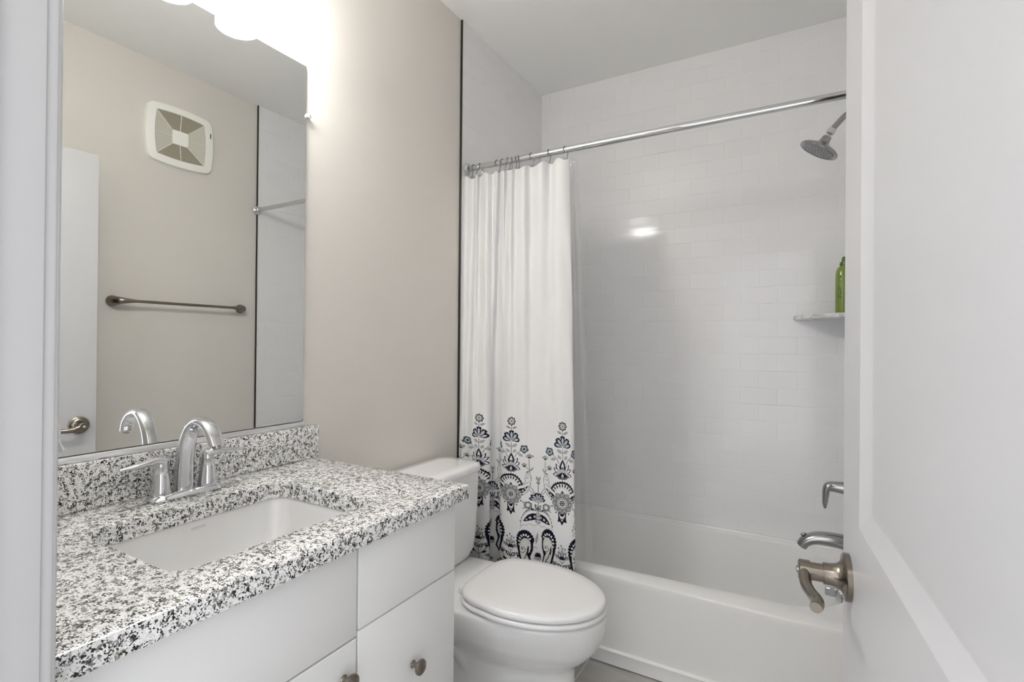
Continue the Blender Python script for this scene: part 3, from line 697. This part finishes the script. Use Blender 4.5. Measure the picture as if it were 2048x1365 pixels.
for k in range(4): child('grille_panel', grille_side(k), GRILLE if k % 2 else GR2, fan)
for u, v in ((1, 1), (1, -1), (-1, 1), (-1, -1), (0, 1), (0, -1), (1, 0), (-1, 0)):
    o = Vector((1.534, fcy+u*(go_h if u*v else go_h+.009), fcz+v*(go_v if u*v else go_v+.009))); i = Vector((1.545, fcy+u*gi_h, fcz+v*gi_v))
    child('rib', sweep([i, (i+o)/2, o], [.0022]*3, 8, per=2), RIB, fan)
child('center_plate', loft([bulge(.038, .036, 1.548, .004, .001), bulge(.038, .036, 1.540, .004, .001), bulge(.036, .034, 1.538, .004, .001)]), FANP, fan)
child('badge', box(1.5295, 1.5315, -1.013, -1.008, 2.345, 2.372, .0005), DARK, fan)['label'] = 'tiny dark badge on the frame'

# ------------------------------------------------------------------ rod, rings, curtain, liner
def rod_y(x): return -.742+.02*x/W
def rod_z(x): return 2.010+.010*x/W
rod = thing('shower_rod', 'straight chrome shower curtain rod spanning the tub alcove', 'curtain rod', (.775, -.73, 2.015))
child('tube', sweep([(.004, rod_y(0), rod_z(0)), (.78, rod_y(.78), rod_z(.78)), (1.546, rod_y(W), rod_z(W))], [.0128]*3, 32, per=8), CHROME, rod)
for x, s in ((.0005, 1), (1.5495, -1)):
    child('flange', lathe([(.026, 0), (.026, .004), (.021, .010), (.0165, .013), (.0165, .03), (.014, .032)], (x, rod_y(x), rod_z(x)), (s, 0, 0), 36), CHROME, rod)

# camera rays turn measured columns of the curtain into positions at a chosen depth
_yaw = .5193; _F = 1016.65
def px_x(px, y, z):
    pitch, roll = .0039, .0089
    R = np.array([math.cos(_yaw), math.sin(_yaw), 0]); F = np.array([-math.sin(_yaw)*math.cos(pitch), math.cos(_yaw)*math.cos(pitch), math.sin(pitch)]); U = np.cross(R, F)
    C = np.array([1.3067, -2.6089, 1.2351]); x = .3
    for _ in range(12):
        def pr(x):
            d = np.array([x, y, z])-C; a = d@R/(d@F); b = -(d@U)/(d@F); return 1024+_F*(math.cos(roll)*a-math.sin(roll)*b)
        f = pr(x)-px; g = (pr(x+1e-4)-pr(x))/1e-4; x -= f/g
    return x
NODES = [  # bottom column, bottom depth, top column, top depth, print coordinate
    (915, -.795, 924, -.748, -44), (922, -.812, 932, -.772, -37), (929, -.803, 947, -.750, -30), (940, -.830, 954, -.772, -19), (955, -.838, 960, -.750, -3),
    (970, -.832, 973, -.780, 12), (980, -.815, 986, -.752, 22), (976, -.778, 994, -.778, 42), (985, -.757, 1001, -.752, 54), (999, -.766, 1007, -.778, 68),
    (1000, -.822, 1014, -.752, 83), (1015, -.843, 1022, -.776, 98), (1030, -.848, 1031, -.752, 113), (1047, -.846, 1046, -.782, 130), (1062, -.838, 1062, -.750, 145),
    (1077, -.820, 1081, -.784, 157), (1095, -.838, 1101, -.750, 178), (1110, -.846, 1112, -.780, 194), (1126, -.848, 1126, -.780, 210), (1152, -.835, 1140, -.756, 237), (1149, -.800, 1136, -.728, 258)]
ZT, ZB = 1.968, .085
def curtain_columns(n):
    NB = np.array([(px_x(b[0], b[1], .7), b[1]) for b in NODES]); NT = np.array([(px_x(b[2], b[3], 1.9), b[3]) for b in NODES]); PP = np.array([[b[4]] for b in NODES], float)
    return catmull(np.hstack([NB, NT, PP]), n)

# print design, in centimetre-like units (1 unit = 1.92 mm of cloth), mirror symmetric about each spray
NAVY = np.array((.018, .021, .040)); BLACK = np.array((.012, .012, .015)); GREY = np.array((.36, .36, .37)); LGREY = np.array((.50, .53, .58)); MID = np.array((.22, .23, .24)); TEAL = np.array((.075, .105, .12)); WHITE = np.array((.82, .82, .82)); CREAM = np.array((.74, .74, .71))
def draw_print(p, v):
    n = len(p); col = np.tile(WHITE, (n, 1)); v0 = v
    P = (p+52.5) % 105-52.5; X = np.abs(P); XC = 52.5-X
    aa = .55
    def paint(d, c, x=None):
        m = np.clip(.5-d/aa, 0, 1); k = m > 0
        col[k] = col[k]*(1-m[k, None])+np.asarray(c)*m[k, None]
    def ell(x, cx, cy, a, b, ang=0.0):
        ca, sa = math.cos(ang), math.sin(ang); dx, dy = x-cx, v-cy; q = dx*ca+dy*sa; r = -dx*sa+dy*ca
        return (np.sqrt((q/a)**2+(r/b)**2+1e-9)-1)*min(a, b)
    def leaf(x, x0, y0, x1, y1, w, k=1.0):
        L = math.hypot(x1-x0, y1-y0); ux, uy = (x1-x0)/L, (y1-y0)/L
        t = ((x-x0)*ux+(v-y0)*uy)/L; s = np.abs(-(x-x0)*uy+(v-y0)*ux); tc = np.clip(t, 0, 1)
        d = s-w*np.sin(PI*tc**k); return np.where((t < 0) | (t > 1), np.maximum(d, np.abs(t-.5)*L-L/2+.01+s*.5), d)
    def line(x, pts, w):
        d = np.full(n, 1e9)
        for (x0, y0), (x1, y1) in zip(pts[:-1], pts[1:]):
            ax, ay = x1-x0, y1-y0; t = np.clip(((x-x0)*ax+(v-y0)*ay)/(ax*ax+ay*ay+1e-9), 0, 1)
            d = np.minimum(d, np.hypot(x-x0-t*ax, v-y0-t*ay))
        return d-w
    def poly(x, pts):
        inside = np.zeros(n, bool); d = line(x, list(pts)+[pts[0]], 0)
        for (x0, y0), (x1, y1) in zip(pts, list(pts[1:])+[pts[0]]):
            c = ((y0 > v) != (y1 > v)); xi = (x1-x0)*(v-y0)/((y1-y0) if y1 != y0 else 1e-9)+x0
            inside ^= c & (x < xi)
        return np.where(inside, -d, d)
    def spiral(cx, cy, r0, r1, a0, turns, m=22):
        return [(cx+(r0+(r1-r0)*i/m)*math.cos(a0+turns*2*PI*i/m), cy+(r0+(r1-r0)*i/m)*math.sin(a0+turns*2*PI*i/m)) for i in range(m+1)]
    A = P
    # --- sprigs beside the spray (left one taller); drawn first
    for x in (X,):
        paint(line(x, [(41, 975), (40, 960), (38.5, 945), (38, 930)], .45), BLACK)
        paint(line(x, [(39.5, 953), (33, 947), (29, 945)], .45), BLACK)
        for cx, cy, r in ((38.5, 926, 4.2), (28, 944, 3.8)):
            for k in range(3): paint(ell(x, cx+r*math.cos(PI*(-.15-.35*k)), cy+r*math.sin(PI*(-.15-.35*k)), r*.75, r*.62), GREY)
            for k in range(2): paint(leaf(x, cx, cy, cx+(k*2-1)*3, cy+2.8, 1.3), BLACK)
            paint(ell(x, cx, cy+.5, 1.5, 1.5), BLACK)
        paint(leaf(x, 40, 956, 45, 946, 1.6), GREY); paint(leaf(x, 39, 954, 31, 960, 2.0), MID)
    # --- top daisy
    paint(line(A, [(0, 862), (.3, 874)], .55), BLACK)
    for k in range(8):
        a = PI/4*k; paint(ell(A, 6.0*math.cos(a), 854.5+6.0*math.sin(a), 3.6, 2.75, a), BLACK)
    for k in range(8):
        a = PI/4*k; paint(leaf(A, 2.0*math.cos(a), 854.5+2.0*math.sin(a), 7.6*math.cos(a), 854.5+7.6*math.sin(a), 1.15), WHITE)
    paint(ell(A, 0, 854.5, 1.6, 1.6), NAVY)
    paint(leaf(X, 1.5, 870.5, 12.5, 865, 2.5), GREY)
    paint(line(X, [(1.5, 870.5), (8, 867.2)], .22), MID)
    # --- fan of five petals
    for a, L, ww in ((1.22, 19, 4.8), (.62, 22, 5.0), (0, 24, 5.0)):
        ex, ey = L*math.sin(a), 897-L*math.cos(a)
        paint(leaf(X, 0, 898, ex*1.03, ey-(0), ww, 1.75), NAVY*.7)
        for s in (-.35, 0, .35): paint(ell(X, (L-3.2)*math.sin(a+s*.42), 897-(L-3.2)*math.cos(a+s*.42), 2.4, 2.4), NAVY*.7)
    for a, L, ww in ((1.22, 16.5, 2.5), (.62, 19, 2.7), (0, 20.5, 2.6)):
        paint(leaf(X, 2.5*math.sin(a), 897-2.5*math.cos(a), L*math.sin(a), 897-L*math.cos(a), ww, 1.6), LGREY)
    paint(line(A, [(0, 897), (0, 922)], .55), BLACK); paint(ell(A, 0, 897, 1.5, 1.6), WHITE)
    for x0, y0, x1, y1, ww in ((1, 909, 13, 901.5, 3.0), (4, 921, 10.5, 913, 2.8), (13.5, 921, 26, 924.5, 2.6)):
        paint(leaf(X, x0, y0, x1, y1, ww+.35), MID*1.3); paint(leaf(X, x0+.5, y0, x1-.4, y1, ww-.35), GREY*1.25); paint(line(X, [(x0, y0), ((x0+x1)/2, (y0+y1)/2)], .25), MID)
    paint(line(X, [(7.5, 930), (12, 921), (20, 914.5)], .5), BLACK)
    # side blossoms
    for k in range(5):
        a = PI*2/5*k+.3; paint(ell(X, 28+5.2*math.cos(a), 909.5+5.2*math.sin(a), 4.3, 3.9), TEAL)
    for k in range(5):
        a = PI*2/5*k+.3; paint(ell(X, 28+3.1*math.cos(a), 909.5+3.1*math.sin(a), 2.5, 2.2), LGREY)
    paint(ell(X, 28, 909.5, 2.4, 2.4), BLACK)
    # --- lotus
    for tx, ty_, bx_, by_, ww in ((20, 953, 6, 951, 4.2), (18.5, 939, 6, 948, 3.6), (14, 930, 5, 945, 3.6)):
        paint(leaf(X, bx_, by_, tx, ty_, ww, 1.1), NAVY*.6); paint(leaf(X, bx_+1.5, by_-.5, tx-2.2, ty_+.8, ww-1.5, 1.1), WHITE)
    paint(leaf(A, 0, 946, 0, 920.5, 6.4, .8), NAVY)
    paint(leaf(A, 0, 941.5, 0, 926.5, 2.8, .75), WHITE); paint(ell(A, 0, 938, 2.0, 1.7), BLACK)
    paint(ell(A, 0, 948, 11.5, 7.6), GREY*1.25)
    for k in range(7): paint(ell(A, 8.6*math.cos(PI+PI*(k+.5)/7), 949+5.4*math.sin(PI+PI*(k+.5)/7), .7, .7), WHITE)
    paint(poly(X, [(-1, 947), (4, 947.5), (8, 951), (14, 952.5), (12, 956), (8, 959.5), (5, 961), (2.5, 960.2), (-1, 962)]), NAVY)
    for q, r in ((2.2, 960), (5.2, 958.6), (8, 956.6), (10.5, 954)): paint(ell(X, q, r, .7, .7), WHITE)
    paint(leaf(A, 0, 958.5, 0, 949, 2.3, .8), WHITE); paint(leaf(A, 0, 957.5, 0, 952.5, 1.0, .8), NAVY)
    paint(ell(A, 0, 962.8, .8, .8), BLACK)
    # --- scalloped shell
    R_ = 29.0; cy = 994
    paint(np.maximum(ell(A, 0, cy, 26, 28.5), v-(cy-6)), BLACK)
    for k in range(17):
        a = PI+PI*(k+.5)/17; paint(ell(A, 26*math.cos(a), cy+28.5*math.sin(a), 1.8, 1.8), BLACK)
    paint(np.maximum(ell(A, 0, cy, 23.2, 25.2), v-cy), WHITE)
    for k in range(11):
        a = PI+PI*(k+.5)/11
        paint(leaf(A, 15*math.cos(a), cy+16*math.sin(a), 23.5*math.cos(a), cy+25.5*math.sin(a), 1.55, 1.5), BLACK)
    # --- paisley wings with curls
    wing = [(9, 1003), (15, 1006), (24, 1003), (33, 996), (38.5, 986), (39.5, 975), (36, 979.5), (27, 984.5), (16, 989), (10, 995)]
    for q in range(9):
        t = q/8; paint(ell(X, 14+25.5*t-3*math.sin(PI*t)*0, 1008-28*t**1.5, 1.7, 1.7), BLACK)
    paint(poly(X, [(8, 1004), (15, 1008.5), (25, 1005.5), (35, 998), (40.5, 987), (41.5, 973), (36, 978), (27, 983), (16, 987), (9, 993)]), BLACK)
    paint(poly(X, [(8.6, 1003.4), (15, 1007.5), (25, 1004.5), (34.5, 997), (39.6, 986.5), (40.6, 974), (36, 979), (27, 984), (16, 988), (9.6, 994)]), WHITE)
    paint(poly(X, [(12, 1002.5), (17, 1003.6), (25, 1000.5), (32, 994.5), (36.6, 985), (28, 989.5), (19, 992.5), (14, 997)]), NAVY*.5)
    for cx, cy2, r in ((19, 999, 2.5), (25, 995.5, 2.6), (30.5, 991, 2.2)):
        paint(line(X, spiral(cx, cy2, .4, r, 1, 1.3, 14), .42), WHITE)
    paint(poly(X, [(39, 977), (40.5, 968), (37, 961.5), (31, 962.5), (29.5, 968.5), (33, 972), (36, 969.5), (35, 972.5), (30.5, 974), (26.8, 970), (27.5, 963), (33, 958.5), (40, 960.5), (43.4, 968), (42, 977)][::-1]), WHITE)
    paint(line(X, spiral(35, 967, .8, 7.2, -.5, 1.15, 26)+[(41.8, 975)], .45), BLACK)
    paint(line(X, [(29, 970), (31, 975.5), (26, 981), (18, 985)], .45), BLACK)
    # --- rosette
    for k in range(11):
        a = 2*PI*k/11-PI/2; cx, cy2 = 16.6*math.cos(a), 1007.5+16.6*math.sin(a)
        paint(ell(A, cx, cy2, 5.0, 5.0), BLACK)
    for k in range(11):
        a = 2*PI*k/11-PI/2; cx, cy2 = 16.6*math.cos(a), 1007.5+16.6*math.sin(a); paint(ell(A, cx, cy2, 4.2, 4.2), GREY)
    for k in range(11):
        a = 2*PI*(k+.5)/11-PI/2
        if math.sin(a) > -.2: paint(ell(A, 23.5*math.cos(a), 1007.5+23.5*math.sin(a), 1.5, 1.5), BLACK)
    paint(ell(A, 0, 1007.5, 12.6, 12.6), BLACK); paint(ell(A, 0, 1007.5, 11.8, 11.8), GREY*1.15)
    paint(ell(A, 0, 1007.5, 6.9, 6.9), WHITE)
    for k in range(8):
        a = PI/4*k; paint(ell(A, 4.0*math.cos(a), 1007.5+4.0*math.sin(a), 1.9, 1.7, a), BLACK)
    paint(ell(A, 0, 1007.5, 4.4, 4.4), BLACK); paint(ell(A, 0, 1007.5, 3.1, 3.1), WHITE); paint(ell(A, 0, 1007.5, 2.2, 2.2), BLACK)
    for k in range(5):
        a = 2*PI*k/5-PI/2; paint(leaf(A, 0, 985.5, 3.3*math.cos(a), 985.5+3.3*math.sin(a), .95, .6), BLACK)
    # --- pendant bud
    paint(poly(X, [(-1, 1025), (5, 1024.5), (8, 1028), (8, 1038), (9.6, 1045), (6.2, 1044.5), (4.4, 1043.5), (0, 1051), (-1, 1051)]), NAVY*.75)
    paint(ell(A, 0, 1031, 5.7, 5.9), WHITE); paint(ell(A, 0, 1029.6, 4.1, 4.3), BLACK); paint(ell(A, 0, 1026.6, 1.2, 1.2), WHITE)
    paint(poly(X, [(-1, 1033), (4.4, 1033.5), (2.6, 1038.5), (0, 1043.5), (-1, 1043.5)]), WHITE); paint(leaf(A, 0, 1040.5, 0, 1035.8, 1.5, .8), NAVY)
    # --- tulip at the foot
    for q, r in ((-7.5, 1096.5), (-2, 1091), (2.2, 1095.5), (6.6, 1097)):
        paint(line(A, [(q, r), (q*.55, 1106)], .42), BLACK); paint(ell(A, q, r, 1.35, 1.35), BLACK)
    paint(leaf(X, 5, 1118, 15.5, 1110, 3.4), GREY); paint(leaf(X, 6.5, 1116, 13, 1111, 1.2), MID)
    paint(poly(X, [(-1, 1104), (2.5, 1108), (9, 1102.5), (8.4, 1112), (5, 1118.5), (-1, 1119.5)]), BLACK)
    paint(poly(X, [(3.5, 1110), (7.6, 1105.2), (7.1, 1111), (4.6, 1115)]), WHITE)
    paint(leaf(A, 0, 1115, 0, 1098.5, 3.4, .9), GREY); paint(ell(A, 0, 1115.5, 4.2, 3.2), NAVY)
    paint(np.abs(ell(X, 0, 1119.5, 4.4, 4.6))-.45, BLACK); paint(np.maximum(ell(X, 0, 1119.5, 4.0, 4.2), 1119.8-v), WHITE)
    paint(line(A, [(0, 1124), (0, 1142), (2, 1160)], .55), BLACK)
    paint(leaf(X, .6, 1137, 10, 1127.5, 3.6), BLACK); paint(leaf(X, 2.5, 1135, 8, 1129.5, 1.3), WHITE)
    for cx, cy2 in ((16, 1129),):
        for dx, dy in ((-2.6, -.6), (2.6, -.6), (0, 2.6), (0, -1)): paint(ell(X, cx+dx, cy2+dy, 3.0, 2.9), BLACK if dy > 2 else MID)
        paint(line(X, [(16, 1133), (13, 1140), (8, 1146), (1, 1150)], .6), BLACK)
    paint(leaf(X, 6, 1147, 16, 1143, 2.4), BLACK); paint(leaf(X, 12, 1150, 26, 1156, 3.5), MID)
    for k in range(8): paint(ell(A, -52+15*k, 1172, 4, 4), MID); 
    paint(np.abs(v-1184)-1.2, NAVY); paint(np.abs(v-1196)-.6, BLACK)
    # --- mirrored pair between sprays: small sprig, leaf paisley, big scalloped paisley
    paint(line(XC, [(0, 968), (0, 1040)], .55), BLACK)
    paint(leaf(XC, 0, 975, 3.5, 964, 2.4), GREY); paint(ell(XC, 0, 977, 3.2, 3.0), BLACK); paint(ell(XC, 1.2, 976.5, .9, 1.5), WHITE)
    paint(leaf(XC, 5, 1003, 17, 984, 3.6), GREY*1.25); paint(leaf(XC, 7.5, 999, 14.5, 988, 1.5), WHITE)
    for a in (.25, .85, 1.45):
        L = 15.5; ex, ey = L*math.sin(a), 1013-L*math.cos(a); paint(leaf(XC, 0, 1013, ex, ey, 3.7, 1.6), NAVY*.6)
        paint(leaf(XC, 1.5*math.sin(a), 1012, ex*.8, 1013+(ey-1013)*.8, 1.5, 1.4), LGREY)
    paint(leaf(XC, 1, 1019, 10.5, 1010, 0.01+2.2), GREY); paint(leaf(XC, 1, 1034, 5.5, 1022, 2.4), BLACK); paint(leaf(XC, 1.6, 1031, 4.6, 1024.5, .9), WHITE)
    for ddx, ddy in ((25, 1017), (24, 1033)): paint(leaf(XC, 17, 1026, ddx+5, ddy, 3.0), GREY*1.3); 
    for k in range(7):
        a = 2*PI*k/7; paint(ell(XC, 17+5.3*math.cos(a), 1025+5.3*math.sin(a), 2.8, 2.6), TEAL*1.5)
    paint(ell(XC, 17, 1025, 4.8, 4.8), GREY*1.2)
    for k in range(7):
        a = 2*PI*k/7; paint(leaf(XC, 17, 1025, 17+4.6*math.cos(a), 1025+4.6*math.sin(a), .8), WHITE)
    paint(line(XC, [(11, 1031), (6, 1038)], 1.0), BLACK)
    # leaf paisley
    for k in range(11):
        t = k/10; paint(np.abs(ell(XC, 3+28*t**.9, 1034.5-3.5*math.sin(PI*t*.8)+26*t**2.6, 1.5, 1.5))-.5, BLACK)
    lp = [(-1, 1038), (6, 1036), (14, 1036.5), (22, 1041), (28, 1050), (30, 1060), (31, 1070), (26, 1064.5), (20, 1066), (14, 1063), (7, 1066.5), (-1, 1062)]
    paint(poly(XC, lp)-.6, BLACK); paint(poly(XC, lp), WHITE)
    ln = [(0, 1042.5), (9, 1041.5), (17, 1045), (22.5, 1051), (26.5, 1058.5), (18, 1058), (9, 1056), (0, 1053)]
    paint(poly(XC, ln), NAVY*.7)
    for cx, cy2, r in ((5, 1048.5, 3.2), (13, 1051, 3.0), (19.5, 1054.5, 2.0)):
        for k in range(5):
            a = 2*PI*k/5+.4; paint(leaf(XC, cx, cy2, cx+r*math.cos(a), cy2+r*math.sin(a), r*.3, .8), WHITE)
        paint(ell(XC, cx, cy2, r*.28, r*.28), NAVY*.5)
    for q in (1043.5, 1050.5, 1057.5): paint(np.abs(ell(XC, 0, q, 4.6, 4.2))-.45, BLACK); paint(ell(XC, 0, q, 4.0, 3.7), GREY*1.3)
    # big scalloped paisley, the left one of each pair a little lower
    XB = XC-6; v = v0-np.where(P > 0, 9, 0); XS = np.where(P > 0, 33-XB, XB)
    bp_ = [(2, 1096), (3, 1083), (8, 1072), (17, 1067.5), (26, 1072), (32, 1083), (33.5, 1097), (31, 1112), (27, 1128), (22, 1142), (8, 1150), (2, 1140), (6, 1122), (2, 1108)]
    for k in range(16):
        t = k/15; a = PI+.25+(PI+.9)*t; paint(ell(XB, 17.5+15*math.cos(a), 1091+22*math.sin(a)+(10 if t > .8 else 0)*(t-.8)*5, 2.6, 2.6), NAVY*.6)
    paint(poly(XB, bp_), NAVY*.6)
    for k in range(9):
        a = PI+.45+(PI+.35)*k/8; paint(ell(XB, 17+10.8*math.cos(a), 1092.5+15.5*math.sin(a), 2.5, 1.6, a), WHITE)
    ip = [(5, 1103), (6, 1092), (11, 1085), (18, 1083.5), (24, 1089), (27, 1099), (26.5, 1112), (23, 1128), (18, 1141), (9, 1145), (5, 1138), (9, 1124), (13, 1116), (7, 1112)]
    paint(poly(XB, ip)-.6, BLACK); paint(poly(XB, ip), CREAM)
    for k in range(8):
        a = PI+.5+(PI+.5)*k/7; paint(ell(XB, 16.5+7.6*math.cos(a), 1098+11*math.sin(a), .75, .75), BLACK)
    paint(line(XS, spiral(12, 1106, 1.0, 8.5, 2.2, 1.05, 26), .55), BLACK); paint(ell(XS, 12, 1106, 1.3, 1.3), BLACK); paint(ell(XS, 14, 1113, .9, .9), BLACK)
    paint(leaf(XS, 22, 1118, 23.5, 1098, 1.7), BLACK)
    paint(line(XS, [(21, 1112+0), (18, 1122), (12, 1132), (10, 1141)], .9), BLACK)
    paint(line(XS, spiral(14.5, 1135, .6, 3.6, 0, 1.3, 18), .55), BLACK)
    # buds at the foot of the pair
    v = v0
    paint(leaf(P, 48, 1106, 51.5, 1080, 2.2), GREY); paint(leaf(P, 44.5, 1104, 43, 1090, 2.2), BLACK)
    paint(line(P, [(50, 1113), (44, 1110), (38, 1111)], .4), BLACK); paint(ell(XC, 0, 1133, 7.0, 5.0), MID*1.5)
    for k in range(5): paint(leaf(XC, 0, 1131, 7*math.cos(-PI*k/8-.05), 1131+10*math.sin(-PI*k/8-.25), 1.5), BLACK)
    return col

def make_curtain():
    cols = curtain_columns(31); nc = len(cols)
    zb = np.linspace(.965, .085, 560); zt = np.linspace(ZT, .965, 90)[:-1]; zs = np.concatenate([zt, zb]); nr = len(zs)
    w = np.clip((zs-ZB)/(ZT-ZB), 0, 1)[:, None]; w = w**1.35
    X = cols[None, :, 0]*(1-w)+cols[None, :, 2]*w; Y = cols[None, :, 1]*(1-w)+cols[None, :, 3]*w
    p = np.broadcast_to(cols[None, :, 4], X.shape); Z = np.broadcast_to(zs[:, None], X.shape).copy()
    # scalloped heading: the cloth dips between the rings
    ph = np.linspace(0, 1, nc); top = np.clip((Z-1.80)/.17, 0, 1)
    Z -= top*.010*(.5+.5*np.cos(ph*2*PI*11))[None, :]
    # soft secondary wrinkles
    Y = Y+.0035*np.sin(p*.11+Z*6.0)*np.sin(Z*9+p*.03)*np.clip((ZT-Z)*3, 0, 1)
    V = 1153.9+(.35-Z)*527.5
    # cloth length runs true while the surface shortens near creases
    V = np.broadcast_to(V, X.shape)
    co = np.stack([X, Y, Z], -1).reshape(-1, 3).astype(np.float32)
    me = bpy.data.meshes.new('fabric'); nv = len(co); me.vertices.add(nv); me.vertices.foreach_set('co', co.ravel())
    i = (np.arange(nr-1)[:, None]*nc+np.arange(nc-1)[None, :]).ravel(); q = np.stack([i, i+1, i+nc+1, i+nc], -1).astype(np.int32)
    me.loops.add(q.size); me.loops.foreach_set('vertex_index', q.ravel()); me.polygons.add(len(q)); me.polygons.foreach_set('loop_start', np.arange(0, q.size, 4, dtype=np.int32))
    me.update(calc_edges=True); me.polygons.foreach_set('use_smooth', np.ones(len(q), bool))
    rgba = np.ones((nv, 4), np.float32); rgba[:, :3] = WHITE
    pv, vv = p.reshape(-1), V.reshape(-1); k = vv > 840
    rgba[k, :3] = draw_print(pv[k].astype(float), vv[k].astype(float))
    a = me.color_attributes.new('print', 'FLOAT_COLOR', 'POINT'); a.data.foreach_set('color', rgba.ravel())
    me.materials.append(CURTAIN)
    o = bpy.data.objects.new('shower_curtain', me); COL.objects.link(o)
    return tag(o, 'white fabric shower curtain with a navy floral paisley border, drawn to the left', 'curtain')
make_curtain()

def make_liner():
    path = catmull([(.16, -.650, .08, -.735), (.22, -.620, .17, -.715), (.29, -.650, .26, -.737), (.36, -.618, .34, -.712), (.44, -.646, .43, -.735), (.50, -.620, .485, -.715), (.545, -.632, .505, -.722), (.566, -.622, .520, -.716)], 10)
    zs = np.linspace(1.972, .20, 60); bm = bmesh.new(); rows = []
    for z in zs:
        t = ((z-.2)/1.772)**1.3; rows.append([bm.verts.new((q[0]*(1-t)+q[2]*t, (q[1]*(1-t)+q[3]*t), z)) for q in path])
    for a, b in zip(rows[:-1], rows[1:]):
        for j in range(len(a)-1): bm.faces.new((a[j], a[j+1], b[j+1], b[j]))
    o = link('curtain_liner', bm, LINER, angle=180)
    return tag(o, 'clear plastic liner hanging inside the tub beside the patterned curtain', 'shower liner')
make_liner()

def ring_mesh():
    bm = bmesh.new()
    pts = [(0, .0175*math.sin(a)*.98+0, .0175*math.cos(a)) for a in np.linspace(-2.5, 2.5, 22)]
    pts = [(0, p[1], p[2]) for p in pts]+[(0, .012, -.022), (0, .006, -.034), (0, -.003, -.040), (0, -.009, -.036)]
    add_sweep(bm, pts, [.0016]*len(pts), 8, side=(1, 0, 0), per=2)
    return bm
ring0 = tag(link('curtain_ring', ring_mesh(), SATIN), '', 'curtain ring', 'chrome hook rings on the shower rod')
RPX = [941, 949, 961, 995, 1006, 1016, 1023, 1031, 1037, 1063, 1097, 1130]
ORD = ['nearest the wall flange', 'second from the wall', 'third from the wall', 'fourth from the wall, first after the gap', 'fifth from the wall', 'sixth from the wall', 'sixth from the loose end', 'fifth from the loose end', 'fourth from the loose end', 'third from the loose end', 'second from the loose end', 'at the loose right end of the curtain']
for i, px in enumerate(RPX):
    r = ring0 if i == 0 else ring0.copy()
    if i: COL.objects.link(r)
    x = px_x(px, -.742, 2.01); r.location = (x, rod_y(x), rod_z(x)-.0035)
    r.rotation_euler = (0, 0, random.uniform(-.5, .5)); r['label'] = 'chrome curtain hook ring on the rod, '+ORD[i]
bpy.context.view_layer.update()
